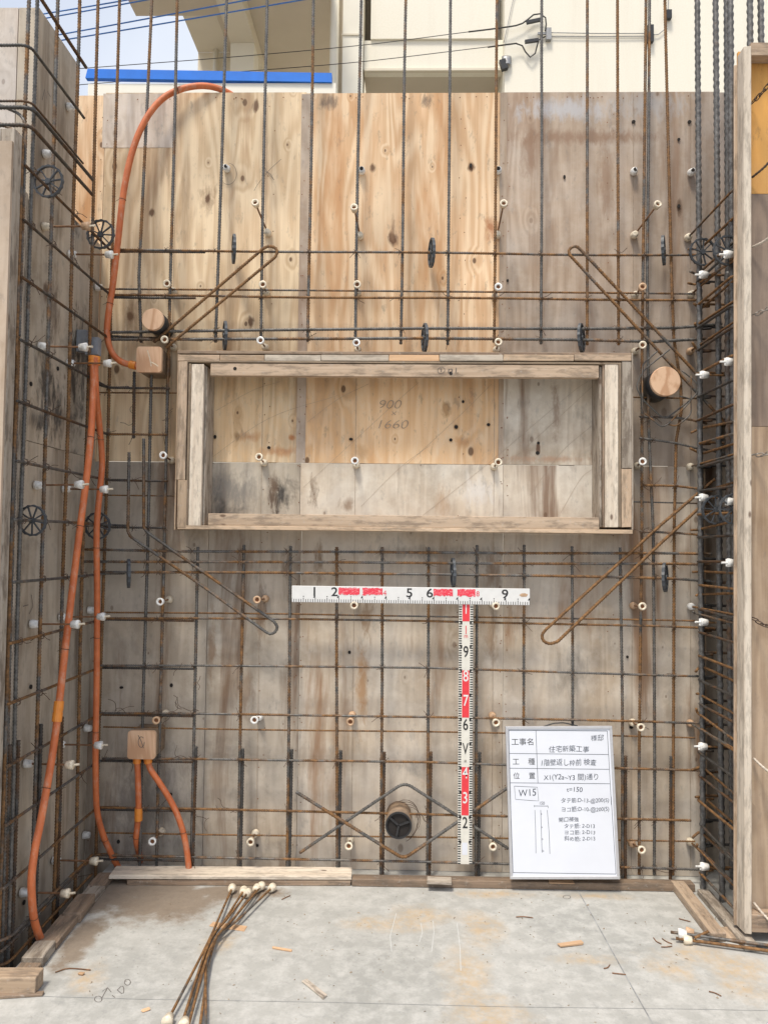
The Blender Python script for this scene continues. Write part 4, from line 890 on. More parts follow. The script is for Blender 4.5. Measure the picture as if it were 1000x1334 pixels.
# ================================================================== CONDUITS AND BOXES
def conduit(name, pts, r, label, couplings=()):
    e = empty(name, pts[-1], label, 'conduit'); sp = spline(pts, 14)
    link('pipe', sweep(sp, r, 14, .0036, .022), 'orange', e, None, True)
    L_ = 0; nxt = .35
    for a_, b_ in zip(sp, sp[1:]):
        L_ += (b_ - a_).length
        if L_ > nxt:
            nxt += rnd.uniform(.35, .6); m_ = axis_m(a_, b_ - a_)
            lp = [m_ @ Vector((.004 * math.sin(t * .5), (r + .0012) * math.cos(t), (r + .0012) * math.sin(t))) for t in np.linspace(0, 6.6, 14)] + [m_ @ Vector((.01, r + .02, .008))]
            link('binding_wire', sweep(lp, .0011, 4, .006, 0), 'wire', e)
    for p, d, L in couplings:
        o = link('coupling', lathe([(-L, r * 1.12), (-L, r * 1.32), (-L * .1, r * 1.36), (-L * .1, r * 1.24), (L * .1, r * 1.24), (L * .1, r * 1.36), (L, r * 1.32), (L, r * 1.12)], 16), 'coupling', e, axis_m(p, d))
    return e
YO = YV - .03
cps = [Vector((P(320, 120, YF).x, YF + .06, ZT - .06)), Vector((P(300, 117, YF).x, YF + .03, ZT + .006)), P(272, 112, YF - .015), P(240, 114.5, YF - .04), P(212, 128, YF - .06), P(190, 155, YO + .02), P(173, 195, YO + .01), P(161, 250, YO), P(153.5, 315, YO), P(147, 370, YO), P(140.5, 415, YO), P(140, 440, YO), P(147, 461, YO), P(160, 472, YO), P(180, 477, YO)]
conduit('conduit', cps, .0135, 'orange conduit arching over the plywood top and curving down into a square box', [(P(173, 475.5, YO), P(180, 477, YO) - P(160, 472, YO), .014)])
XC = XWi - .03
def cx(px, py, d=0): return PX(px, py, XC + d)
pts = [PX(121, 466, XB + .02), PX(121.5, 500, XB + .03), PX(119, 560, XB + .05), cx(113, 620), cx(104, 690), cx(94, 770), cx(85, 845), cx(76, 925), cx(68, 985), cx(54, 1065), cx(45, 1110), cx(41, 1150), cx(44, 1195), cx(52, 1222), cx(61, 1242)]
conduit('conduit', pts, .0130, 'long orange conduit from the grey steel box down to the loose cleats, with a joint', [(cx(75.5, 927), pts[8] - pts[6], .036), (PX(121, 470, XB + .02), (0, 0, 1), .02)])
XD = XWi - .055
dx = lambda a, b, d=0: PX(a, b, XD + d)
pts = [PX(124, 466, XB + .03), PX(125, 510, XB + .035), dx(129, 550), dx(133, 600), dx(130, 640), dx(126, 690), dx(126.5, 780), dx(126, 880), dx(124.5, 970), dx(125, 1030), dx(127, 1060), dx(135, 1090, .02), dx(147, 1117, .05), dx(160, 1140, .08)]
conduit('conduit', pts, .0125, 'orange conduit running down the inside corner behind the pale plank', [(PX(125, 470, XB + .03), (0, 0, 1), .018)])
yb = YW + .05
pts = [P(178.5, 986, yb), P(179.5, 1010, yb), P(180.5, 1050, yb + .01), P(179, 1075, yb + .02), P(177.5, 1095, yb + .03), P(182, 1116, yb + .08), P(184, 1124, yb + .12)]
conduit('conduit', pts, .0125, 'short jointed orange conduit below the lower square box', [(P(180.5, 1061, yb + .012), (0, 0, 1), .026), (P(178.5, 990, yb), (0, 0, 1), .014)])
pts = [P(192, 986, yb), P(196, 1002, yb - .005), P(209, 1022, yb - .01), P(223, 1045, yb - .01), P(234, 1070, yb - .01), P(242, 1100, yb - .01), P(247, 1140, yb - .015)]
conduit('conduit', pts, .0125, 'orange conduit curving from the lower square box down to the pale plank', [(P(192.5, 990, yb), (.2, 0, -1), .014)])

def round_box(sx, sz, rad, y0, y1):
    bm = bmesh.new(); pr = []
    for cx_, cz, t0 in ((1, 1, 0), (-1, 1, 90), (-1, -1, 180), (1, -1, 270)):
        for i in range(5):
            t = R(t0 + i * 22.5); pr.append((cx_ * (sx / 2 - rad) + rad * math.cos(t), cz * (sz / 2 - rad) + rad * math.sin(t)))
    a = [bm.verts.new((x, y0, z)) for x, z in pr]; b = [bm.verts.new((x, y1, z)) for x, z in pr]
    bm.faces.new(a); bm.faces.new(b[::-1])
    for i in range(len(pr)): bm.faces.new((a[i], b[i], b[(i + 1) % len(pr)], a[(i + 1) % len(pr)]))
    bmesh.ops.recalc_face_normals(bm, faces=bm.faces[:]); me = bpy.data.meshes.new('box'); bm.to_mesh(me); bm.free(); return me
def m_block(name, ang):
    k = NB(name); oc = k.n('TexCoord').outputs['Object']; mp = k.n('Mapping'); mp.inputs['Rotation'].default_value = (0, R(ang), 0); k.l(oc, mp.inputs[0])
    v = mp.outputs[0]; n = k.noise(k.vmul(v, (9, 9, 1.6)), 1, 2); s = k.math('SINE', k.math('ADD', k.math('MULTIPLY', n, 22), k.math('MULTIPLY', k.noise(k.vmul(v, (60, 60, 3)), 1, 3), 5)))
    col = k.mix(k.ramp(k.math('MULTIPLY_ADD', s, .5, .5), (.1, 0), (.9, 1)), (.70, .47, .31), (.52, .30, .175))
    return k.done(col, .7)
M['block'] = m_block('wood_block', 8); M['block2'] = m_block('wood_block_diagonal', 28)
def square_box(px, py, w_, h_, label):
    p = P(px, py, YW + .012); e = empty('electrical_box', p, label, 'electrical box')
    link('back_box', round_box(w_ * .96, h_ * .96, .012, .0, .125), 'tape', e, Matrix.Translation(p + Vector((0, .018, 0))))
    link('wooden_plug', round_box(w_, h_, .012, .0, .0175), 'block', e, Matrix.Translation(p))
    return p
p = square_box(194, 468, .108, .110, 'upper square electrical box with wooden face beside the window frame')
multi_ribbon('chalk_mark', [[P(a, b, YW + .0112) for a, b in L] for L in ([(192, 456), (195, 466), (197, 477)], [(196, 471), (202, 474), (206, 477)])], .004, (0, -1, 0), 'cream_pl', bpy.data.objects['electrical_box'])
e2p = square_box(184, 971, .116, .116, 'lower square electrical box with wooden face and two orange conduits')
eb = [o for o in C.objects if o.name.startswith('electrical_box') and not o.parent][-1]
multi_ribbon('pencil_line', [[P(184 + 4 * math.cos(t), 967 + 7 * math.sin(t), YW + .0112) for t in [i * .5 for i in range(12)]], [P(a, b, YW + .0112) for a, b in ((180, 958), (184, 966), (187, 975))]], .0025, (0, -1, 0), 'pencil', eb)
def plug(px, py, rad, Y0, label, mat):
    p = P(px, py, Y0); e = empty('sleeve_plug', p, label, 'pipe sleeve')
    link('wooden_plug', lathe([(0, rad * .96), (.004, rad), (.016, rad)], 28), mat, e, axis_m(p, (0, 1, 0)))
    o = link('sleeve', lathe([(.0165, rad * .98), (YF - .004 - Y0, rad * .98)], 28), 'black', e, axis_m(p, (0, 1, 0)), True)
plug(198.5, 415.5, .047, YW - .01, 'small round wooden plug on a black sleeve above the upper square box', 'block')
plug(867, 496.5, .0625, YW - .01, 'large round wooden plug on a black sleeve inside wire loops by the column', 'block2')
# pipe sleeve low in the mesh
p = P(519, 1076, YW + .01); e = empty('pipe_sleeve', p, 'open black pipe sleeve with tan tape low in the rebar mesh', 'pipe sleeve'); rad = .054
link('sleeve', lathe([(0, rad), (YF - YW - .014, rad)], 28), 'tape', e, axis_m(p + Vector((0, .012, 0)), (0, 1, 0)), True)
link('rim', lathe([(.012, rad * 1.0), (0, rad * 1.02), (0, rad * .90), (.01, rad * .88)], 28), 'black', e, axis_m(p, (0, 1, 0)))
link('cap', lathe([(.009, rad * .885), (.0115, rad * .885)], 28), 'hole', e, axis_m(p, (0, 1, 0)))  # dark disc painting the shade inside the open pipe
for an in (20, 140, 260):
    q = p + Vector((math.cos(R(an)) * rad * .45, .004, math.sin(R(an)) * rad * .45)); link('inner_rib', boxes([((-rad * .4, -.002, -.004), (rad * .4, .003, .004))]), 'black', e, Matrix.Translation(q) @ Matrix.Rotation(-R(an), 4, 'Y'))
for s in range(4):
    an = [R(rnd.uniform(-70, 60)) for _ in range(1)][0]
    c = p + Vector((.02, .03 + .02 * s, .0)); lp = [c + Vector(((rad + .004 + .02 * abs(math.sin(t))) * math.cos(t - .6 + s * .2), 0, (rad + .004 + .02 * abs(math.sin(t * 1.3))) * math.sin(t - .6 + s * .2))) for t in np.linspace(-.8, 1.9, 10)]
    link('binding_wire', sweep(lp, .0011, 4, .006, 0), 'wire', e)
# steel junction box on the left wall
p = PX(123, 444, XB); e = empty('junction_box', p, 'blue grey steel junction box in the corner where two orange conduits begin', 'electrical box')
c1 = PX(109.5, 436, XF + .03); c2 = PX(124, 447, XB - .0)
link('box_body', boxes([((XF + .004, c1.y - .012, c2.z - .035), (XB - .035, c2.y + .02, c2.z + .055))]), 'bluegrey', e)
link('cover', boxes([((XB - .0348, c2.y - .016, c2.z - .05), (XB + .018, c2.y + .02, c2.z + .022))]), 'bluegrey', e)

# ================================================================== MEASURING STAFFS
YS = YH - .045
st = empty('measuring_staff', P(380, 786, YS), 'white horizontal measuring staff with scuffed red blocks hung on the rebar', 'measuring staff')
A, B = P(380, 763, YS), P(690, 767, YS); u = (B - A); W_ = u.length; u.normalize(); v = Vector((0, -1, 0)).cross(u); v = -v if v.z < 0 else v
H_ = (P(380, 763, YS) - P(380, 784.5, YS)).length
nS = Vector((0, -1, 0))
def onst(a, b, d=.0006): return A + u * a - v * b + nS * d      # a along, b down from the top edge
Mx = Matrix((u, Vector((0, 1, 0)), v)).transposed().to_4x4(); Mx.translation = A + u * W_ / 2 - v * H_ / 2 + Vector((0, .003, 0))
link('staff_body', bevel_box(W_, .006, H_, .0015), 'staff_w', st, Mx)
qd = lambda a0, b0, a1, b1, d=.0006: [onst(a0, b0, d), onst(a0, b1, d), onst(a1, b1, d), onst(a1, b0, d)]
ticks = []
for i in range(0, 101):
    a = W_ * i / 100; h = .014 if i % 5 else .019
    ticks.append(qd(a - .0013 if i else a, H_ - h, min(a + .0013, W_), H_ - .001))
    if i % 10 == 0 and i: ticks.append([onst(a - .009, H_ - .02), onst(a, H_ - .02), onst(a, H_ - .031), onst(a - .004, H_ - .028)])
    elif i % 5 == 0 and i: ticks.append(qd(a - .002, H_ - .027, a + .002, H_ - .023))
rects('scale_print', ticks, 'ink', st)
for i, d in ((1, '1'), (2, '2'), (5, '5'), (6, '6'), (9, '9')):
    lettering('scale_number', d, onst(W_ * i / 10 - .004, .041), u, v, .052, 'ink', st, 1.15, 0, .012, 'RIGHT' if d in '26' else 'CENTER')
for a0, a1 in ((.198, .287), (.298, .383), (.597, .678), (.697, .772)):
    V = []; n = 14
    up_ = [onst(W_ * (a0 + (a1 - a0) * i / n), .004 + rnd.uniform(0, .004), .0008) for i in range(n + 1)]; dn = [onst(W_ * (a0 + (a1 - a0) * i / n), .035 + rnd.uniform(-.004, .003), .0008) for i in range(n + 1)]
    link('red_block', mesh(up_ + dn, [(i, n + 1 + i, n + 2 + i, i + 1) for i in range(n)]), 'red_scuff', st)
lettering('scale_number', '3', onst(W_ * .287, .034, .001), u, v, .03, 'staff_w', st, 1.1); lettering('scale_number', '4', onst(W_ * .384, .036, .001), u, v, .03, 'red_scuff', st, 1.1); lettering('scale_number', '8', onst(W_ * .775, .034, .001), u, v, .03, 'red_scuff', st, 1.0)
link('worn_patch', mesh([onst(W_ * a, b, .0008) for a, b in ((.955, .027), (.965, .02), (.98, .019), (.992, .024), (.985, .033), (.965, .034))], [(0, 5, 4, 3, 2, 1)]), 'tan_pl', st)

Y2 = YS + .0075
sv = empty('measuring_staff', P(605, 1127, Y2), 'upright red and white measuring staff standing in front of the mesh', 'measuring staff')
Tp, Bt = P(607, 768, Y2), P(605.2, 1126.5, Y2); v2 = (Tp - Bt); Hs = v2.length; v2.normalize(); u2 = Vector((v2.z, 0, -v2.x)).normalized(); Ws = .0605
def ons(a, py, d=.0006):      # a from the centre line, py = picture height along the staff
    t = (P(606, py, Y2).z - Bt.z) / v2.z
    return Bt + v2 * t + u2 * a + nS * d
Mx = Matrix((u2, Vector((0, 1, 0)), v2)).transposed().to_4x4(); Mx.translation = (Tp + Bt) / 2 + Vector((0, .003, 0))
link('staff_body', bevel_box(Ws, .006, Hs, .0015), 'staff_c', sv, Mx)
q2 = lambda a0, y0, a1, y1, d=.0006: [ons(a0, y0, d), ons(a0, y1, d), ons(a1, y1, d), ons(a1, y0, d)]
cw = .0148
rects('red_band', [q2(-cw, 787, cw, 809.5)], 'red', sv); rects('red_band', [q2(-cw, 873.5, cw, 935)], 'red', sv); rects('red_band', [q2(-cw, 999.5, cw, 1062.5)], 'red', sv)
tk = []; y = 810.5 + 3.17; dm = [810.5, 841.8, 873.3, 905, 936.6, 968.8, 1000.6, 1032.4, 1064.7, 1096.8]
yy = 1125.3
for i in range(0, 108):
    yy = 1125.3 - 3.155 * i
    if yy < 788: break
    big = i % 10 == 9
    for s in (-1, 1): tk.append(q2(s * .0295, yy - .75, s * (.0175 if not big else .016), yy + .75) if s < 0 else q2(s * (.0175 if not big else .016), yy - .75, s * .0295, yy + .75))
for y in dm:
    for s in (-1, 1): tk.append([ons(s * .026, y - 1.5), ons(s * .021, y + 2.4), ons(s * .0155, y + 2.2), ons(s * .0155, y - 1.5)][::(1 if s < 0 else -1)])
rects('scale_print', tk, 'ink', sv)
for d, y, m, xs in (('9', 856.5, 'ink', .72), ('8', 888, 'staff_w', .72), ('7', 920, 'staff_w', .72), ('6', 951.5, 'ink', .72), ('V', 983, 'ink', .6), ('4', 1014.5, 'staff_w', .72), ('3', 1047, 'staff_w', .72), ('2', 1079.5, 'ink', .72), ('1', 829, 'red', .6), ('1', 800, 'staff_w', .6)):
    lettering('scale_number', d, ons(.0, y - .5 if y != 829 else 826, .001), u2, v2, .065 if y != 829 else .05, m, sv, xs, 0, .008, 'CENTER')
lettering('scale_number', 'm', ons(0, 831, .001), u2, v2, .024, 'red', sv, .9, 0, 0, 'CENTER')
lettering('scale_number', '米', ons(0, 993.5, .001), u2, v2, .014, 'pencil', sv, .9, 0, 0, 'CENTER')
rects('sticker', [q2(-.012, 1098, .010, 1114)], 'board', sv)

# ================================================================== WHITEBOARD
bl, br, tl, tr = PZ(664.5, 1145, .036), None, None, None
yb0, yb1 = 3.165, 3.232
BL, BR, TL, TR = P(664, 1145.5, yb0), P(807, 1145.5, yb0), P(661, 946.5, yb1), P(803, 947.5, yb1)
ub = (BR - BL); Wb = ub.length; ub.normalize(); vb = (TL - BL); Hb = vb.length; vb = (vb - ub * vb.dot(ub)).normalized(); nb = ub.cross(vb)
wb = empty('whiteboard', BL, 'white construction whiteboard with handwritten notes leaning on the rebar mesh', 'whiteboard')
bd0 = Matrix((ub, vb, nb)).transposed().to_4x4(); bd0.translation = BL
def bb(name, a0, b0, a1, b1, d0, d1, m, bev=.001):
    return link(name, bevel_box(a1 - a0, b1 - b0, d1 - d0, bev), m, wb, bd0 @ Matrix.Translation(((a0 + a1) / 2, (b0 + b1) / 2, (d0 + d1) / 2)))
fw = .011
bb('panel', fw * .5, fw * .5, Wb - fw * .5, Hb - fw * .5, -.010, 0, 'board')
bb('frame_rail', 0, 0, Wb, fw, -.012, .005, 'alu'); bb('frame_rail', 0, Hb - fw, Wb, Hb, -.012, .005, 'alu')
bb('frame_rail', 0, fw + .0002, fw, Hb - fw - .0002, -.012, .0048, 'alu'); bb('frame_rail', Wb - fw, fw + .0002, Wb, Hb - fw - .0002, -.012, .0048, 'alu')
link('handle', sweep(spline([BL + ub * Wb * a + vb * (Hb + h) - nb * .004 for a, h in ((.36, -.002), (.45, .010), (.5, .012), (.56, .012), (.68, .0))], 6), .0028, 6, .01, 0), 'black', wb)
def fx(px, py):     # picture point on the board -> board coordinates
    t = (py - 946.8) / (1145.5 - 946.8); xl = 661 + 3 * t; xr = 803 + 4 * t
    return (px - xl) / (xr - xl) * Wb, (1 - t) * Hb
def onb(px, py, d=.0005): a, b = fx(px, py); return BL + ub * a + vb * b + nb * d
c7 = lambda x, y: (655 + x / 6.25, 940 + y / 6.25); c8 = lambda x, y: (655 + x / 6.25, 1040 + y / 6.25)
L = lambda f, *pts: [onb(*f(*p)) for p in pts]
multi_ribbon('printed_rule', [L(c7, (66, 75), (885, 85)), L(c7, (66, 75), (72, 690)), L(c8, (70, 0), (82, 608)), L(c8, (82, 608), (920, 620)), L(c7, (885, 85), (900, 690)), L(c8, (900, 0), (920, 620)), L(c7, (68, 268), (888, 280)), L(c7, (70, 390), (890, 402)), L(c7, (72, 510), (893, 520)), L(c7, (292, 78), (300, 515))], .0018, nb, 'marker', wb)
multi_ribbon('handwriting', [L(c7, (105, 537), (295, 547), (303, 658), (240, 655), (112, 645), (105, 537)), L(c8, (270, 108), (273, 280), (272, 455)), L(c8, (318, 108), (320, 270), (322, 448)), L(c8, (372, 108), (383, 280), (386, 460)), L(c8, (265, 74), (380, 76)), L(c8, (265, 68), (268, 84)), L(c8, (376, 70), (382, 92)),
    L(c8, (318, 130), (328, 140), (318, 148)), L(c8, (320, 240), (330, 247), (320, 254)), L(c8, (321, 335), (334, 342), (321, 350)), L(c8, (322, 428), (338, 438), (322, 446))], .0016, nb, 'marker', wb)
def wt(s, f, x, y, h, xs=1., m='marker', sh=.08, bold=0.): lettering('handwriting' if m == 'marker' else 'printed_text', s, onb(*f(x, y)), ub, vb, h / 6.25 * Wb / 142 * 1.22, m, wb, xs, sh if m == 'marker' else 0, bold)
wt('工事名', c7, 85, 195, 50, 1.05, 'ink'); wt('工', c7, 92, 358, 48, 1, 'ink'); wt('種', c7, 222, 358, 48, 1, 'ink'); wt('位', c7, 96, 474, 46, 1, 'ink'); wt('置', c7, 225, 474, 46, 1, 'ink')
wt('様邸', c7, 745, 165, 44, 1.0); wt('住宅新築工事', c7, 393, 254, 46, 1.0); wt('1階壁返し枠前 検査', c7, 322, 366, 46, .94); wt('X1(Y2a~Y3 間)通り', c7, 348, 486, 46, .98)
wt('W15', c7, 135, 620, 64, .95); wt('t=150', c7, 535, 586, 42, 1.05); wt('150', c8, 305, 66, 28, .9)
wt('タテ筋:D-13-@200(S)', c8, 484, 46, 36, .98); wt('ヨコ筋:D-10-@200(S)', c8, 484, 118, 36, .98)
wt('開口補強', c8, 462, 200, 34, 1.0); wt('タテ筋: 2-D13', c8, 504, 252, 33, 1.05); wt('ヨコ筋: 2-D13', c8, 504, 303, 33, 1.05); wt('斜め筋: 2-D13', c8, 504, 354, 33, 1.05)

# ================================================================== CLEATS AND LOOSE TIMBER ON THE SLAB
def cleat(a, b, wd, ht, mat, label, z=0., group=None, cat='timber', name='timber_cleat'):
    """a, b: picture points of the near lower edge on the slab"""
    p, q = PZ(*a, z), PZ(*b, z); x = (q - p).normalized(); n = Vector((-x.y, x.x, 0))
    o = timber(name, p + n * wd / 2 + Vector((0, 0, ht / 2 + .0008)), q + n * wd / 2 + Vector((0, 0, ht / 2 + .0008)), wd, ht, mat, None, jit=.002)
    return tag(o, label, cat, group)
cleat((165, 1154), (457, 1155), .045, .022, 'timber_old', 'dark timber cleat under the long pale plank at the foot of the mesh')
cleat((458, 1155.5), (905, 1163), .048, .030, 'timber_old', 'long brown timber cleat on the slab under the whiteboard')
a, b = PZ(150, 1146.5, .024), PZ(457, 1147.5, .024)
o = timber('plank', a + Vector((-.03, .048, .009)), b + Vector((0, .048, .009)), .095, .014, 'timber_pale'); tag(o, 'long pale plank lying along the foot of the mesh', 'plank')
o = cleat((556, 1153), (588, 1154), .05, .012, 'timber_grey', 'small grey wood block on the long brown cleat near the upright staff', .031)
o = cleat((716, 1152), (748, 1153), .05, .004, 'timber_new', 'thin fresh wood shim on the brown cleat under the whiteboard', .031)
G = 'loose cleats at the foot of the corner wall'
lc = [((136, 1161), (150, 1144), .022, 'timber_old', 'dark'), ((125, 1176), (137, 1161), .02, 'timber_grey', 'pale streaked'), ((105, 1203), (124, 1177), .036, 'timber_old', 'brown raised'), ((74, 1238), (103, 1201), .026, 'timber_old', 'longer weathered'), ((55, 1262), (72, 1239), .034, 'timber_grey', 'grey split'), ((44, 1276), (54, 1263), .022, 'timber_old', 'short reddish')]
for a, b, h, m, t in lc:
    cleat(a, b, .068, h, m, {'dark': 'dark cleat butting against the pale plank in the corner', 'pale streaked': 'pale streaked cleat second from the pale plank along the corner wall', 'brown raised': 'brown cleat sitting highest, midway along the corner wall', 'longer weathered': 'longer weathered cleat beside the foot of the jointed conduit', 'grey split': 'split grey cleat just past the foot of the jointed conduit', 'short reddish': 'short reddish cleat beside the wood block at the outer corner'}[t])
a, b = PZ(-60, 1300, 0), PZ(44, 1300, 0)
tag(timber('wood_block', a + Vector((0, .035, .03)), b + Vector((0, .035, .03)), .06, .052, 'timber'), 'brown wood block lying at the outer corner below the pinkish panel edge', 'timber')
a, b = PZ(-40, 1303, 0), PZ(57, 1297, 0); tag(timber('wood_strip', a + Vector((0, 0, .005)), b + Vector((0, 0, .005)), .018, .009, 'timber_old'), 'thin wood strip under the brown block at the outer corner', 'timber')
cleat((946, 1228), (891, 1158), .055, .03, 'timber_pink', 'pale cleat with pencil circles at the foot of the column')
rc = [o for o in C.objects if o.name.startswith('timber_cleat')][-1]
multi_ribbon('pencil_mark', [[PZ(909 + 6 * math.cos(t), 1164 + 2.5 * math.sin(t), .0325) for t in [i * .5 for i in range(13)]], [PZ(938 + 7 * math.cos(t), 1197 + 3.5 * math.sin(t), .0325) for t in [i * .5 for i in range(13)]]], .0022, (0, 0, 1), 'pencil', rc)
cleat((966, 1226), (952, 1212), .09, .012, 'timber_pink', 'short pale cleat tucked under the tall timber stud')
# rubble-grey kerb strip behind it
a = PZ(965, 1205, 0); tag(timber('grey_batten', (1.225, 3.18, .012), (1.225, 2.75, .012), .05, .022, 'timber_grey'), 'grey mortar stained batten between pale cleat and column hoops', 'timber')

# scraps on the slab
def scrap(pts, wd, ht, mat, label, name='wood_scrap', cat='wood scrap', group=None):
    p, q = PZ(*pts[0], .0), PZ(*pts[1], 0); return tag(timber(name, p + Vector((0, 0, ht / 2 + .001)), q + Vector((0, 0, ht / 2 + .001)), wd, ht, mat, None, jit=.004), label, cat, group)
scrap(((276, 1205), (320, 1211)), .035, .004, 'timber_new', 'fresh wood offcut lying under the bundle of tie rods')
scrap(((355, 1236), (380, 1240)), .009, .005, 'timber_new', 'small reddish wood splinter lying right beside the bundle of tie rods')
scrap(((396, 1279), (424, 1301)), .02, .006, 'timber_grey', 'grey curled wood splinter on the open slab')
scrap(((727, 1234), (758, 1230)), .022, .008, 'timber_new', 'fresh wood offcut beside the snapped layout line')
scrap(((103, 1270), (109, 1271)), .012, .006, 'timber_new', 'tiny wood chip near the pencilled arrow mark')
scrap(((185, 1319), (194, 1316)), .012, .004, 'timber_new', 'small flat wood chip near the foot of the tie rod bundle')
G = 'wire scraps on the slab'
for pp in ([(851, 1222), (855, 1227), (861, 1230)], [(862, 1223), (868, 1227), (875, 1230)], [(861, 1234), (868, 1234), (875, 1233)], [(786, 1262), (791, 1261), (794, 1257)], [(797, 1268), (806, 1269), (815, 1270)], [(923, 1292), (931, 1294), (939, 1298)], [(884, 1197), (891, 1199), (899, 1201)], [(672, 1195), (681, 1194.5), (694, 1196)], [(914, 1203), (918, 1208), (921, 1210)], [(367, 1172), (373, 1169), (378, 1167)], [(72, 1267), (90, 1262), (118, 1264)]):
    o = link('wire_scrap', sweep(spline([PZ(a, b, .003) for a, b in pp], 5), .0018, 5, .006, 0), 'rod'); tag(o, 'short piece of binding wire lying on the concrete slab', 'wire scrap', G)

G = 'wire tails hanging in the mesh'
for cx_, cy, n_ in ((150, 927, 3), (222, 928, 4), (238, 924, 3), (160, 990, 2), (232, 986, 3), (174, 545, 2), (214, 548, 2), (545, 1060, 3), (258, 880, 1), (226, 880, 1), (300, 1055, 2), (270, 1065, 2)):
    for _ in range(n_):
        a = rnd.uniform(0, 6.28); q = [(cx_ + rnd.uniform(-4, 4), cy + rnd.uniform(-2, 2))]
        for t in range(4):
            a += rnd.uniform(-1.1, 1.1); q.append((q[-1][0] + 6 * math.cos(a), q[-1][1] + 5 * math.sin(a)))
        o = link('wire_tail', sweep(spline([P(x_, y_, YH - .012 - .003 * i_) for i_, (x_, y_) in enumerate(q)], 5), .0011, 4, .006, 0), 'wire'); tag(o, 'thin curled binding wire tail sticking out of the rebar mesh', 'wire', G)
V, Fc = [], []
for i in range(380):
    if i < 250: px, py = rnd.uniform(60, 980), rnd.triangular(1158, 1340, 1160)
    else: px, py = rnd.uniform(40, 980), rnd.uniform(1158, 1345)
    c = PZ(px, py, .0012)
    if c.x < -1.17 or c.x > 1.12 or c.y > 3.18: continue
    r_ = rnd.uniform(.0007, .0023) * (1 if rnd.random() < .9 else 1.8); a = rnd.uniform(0, 6.28); n = len(V); e_ = rnd.uniform(1, 2.6)
    V += [c + Vector((math.cos(a) * r_ * e_, math.sin(a) * r_ * e_, 0)), c + Vector((-math.sin(a) * r_, math.cos(a) * r_, 0)), c + Vector((-math.cos(a) * r_ * e_, -math.sin(a) * r_ * e_, 0)), c + Vector((0, 0, r_ * 1.2))]
    Fc += [(n, n + 1, n + 3), (n + 1, n + 2, n + 3), (n + 2, n, n + 3)]
tag(link('grit', mesh(V, Fc), 'grit'), 'scattered grit and sawdust on the concrete slab', 'grit', None, 'stuff')
# bundle of loose tie rods
G = 'loose tie rods in a bundle on the slab'
for i, (t, b, z) in enumerate((((302, 1158), (219, 1329), .012), ((317, 1161), (240, 1334), .02), ((322, 1164), (231, 1352), .030), ((334, 1158), (258, 1352), .014), ((340, 1155), (243, 1345), .034), ((354, 1157), (268, 1350), .022))):
    p = PZ(*t, .018); q = PZ(*b, .018); mid = PZ(278 - (i % 3) * 3, 1228 + i * 2, z)
    if i == 0: mid = PZ(270, 1232, .03)
    e = empty('tie_rod', p, 'loose rusty tie rod with cream cones in the bundle lying on the slab', 'form tie', G)
    pts = spline([p, p * .45 + mid * .55 + Vector((0, 0, z * .2)), mid + Vector((0, 0, .006)), q], 8)
    link('rod', sweep(pts, .0043, 8, .02, 0), 'rust', e, None, True)
    d = (Vector(pts[1]) - p).normalized()
    c = link('cone', cone_b, None, e, axis_m(p - d * .012, d)); set_mat(c, 'cream_pl')
    set_mat(link('socket', ring_in, None, c, axis_m(p - d * .0205, d)), 'rusthole')
    d = (Vector(pts[-2]) - q).normalized(); set_mat(link('cone', cone_b, None, e, axis_m(q - d * .012, d)), 'cream_pl')
G = 'tie rods at the foot of the stud'
for f, b, z, cm, lab in (((883, 1216), (1030, 1236), .030, 'white', 'rusty tie rod with white cone lying on the slab against the tall stud'), ((890, 1224), (1030, 1243), .016, 'cream_pl', 'lower rusty tie rod with cream cone lying at the foot of the tall stud'), ((893, 1214), (1020, 1240), .018, 'tan_pl', 'rusty tie rod with tan cone half hidden in the pile at the tall stud')):
    p, q = PZ(*f, z), PZ(*b, z); d = (q - p).normalized(); e = empty('tie_rod', p, lab, 'form tie')
    link('rod', sweep([p - d * .025, q], .0052, 8, .02, 0), 'rust', e, None, True); c = link('cone', cone_b, None, e, axis_m(p, d)); set_mat(c, cm)
p, q = PZ(905, 1222, .03), PZ(922, 1214, .035); tag(link('rod_stub', sweep([p, q], .005, 8, .02, 0), 'rust', None, None, True), 'short rusty rod stub across the tie rods by the stud', 'rebar')

# ================================================================== RIGHT FORM PANEL (seen from its framed side)
YP = 2.80
X0, X1, X2 = P(969, 1200, YP).x, P(970.5, 1200, YP).x, P(978.8, 1200, YP).x
zb, zt2 = .035, P(965, 60, YP).z
rp = empty('formwork_panel', (X1, YP, 0), 'framed formwork panel with tall weathered stud and orange and brown plywood', 'formwork')
timber('stud', ((X0 + X2) / 2, YP + .03, zb), ((X0 + X2) / 2, YP + .03, zt2), X2 - X0, .06, 'timber_pale', rp, up=(0, 1, 0), jit=.003)
rp.rotation_euler.y = (P(978, 80, YP).x - X2) / 3.1
timber('edge_ply', (X0 + .004, YP + .0665, zb), (X0 + .004, YP + .0665, zt2 - .03), .026, .010, 'timber_pink', rp, up=(0, 1, 0))
timber('rail', (X2 + .001, YP + .03, zt2 - .005), (X2 + .85, YP + .03, zt2 - .005), .05, .05, 'timber_pink', rp)
timber('rail', (X2 + .001, YP + .03, .07), (X2 + .85, YP + .03, .07), .05, .062, 'timber_old', rp)
for y0, y1, m in ((67, 252, 'ply_orange'), (252.6, 555, 'ply_dark'), (555.6, 1222, 'ply_tan')):
    za, zb2 = P(990, y0, YP + .062).z, P(990, y1, YP + .062).z
    link('plywood_panel', boxes([((X1, YP + .0605, max(zb2, .04)), (X2 + .85, YP + .0725, za))]), m, rp)
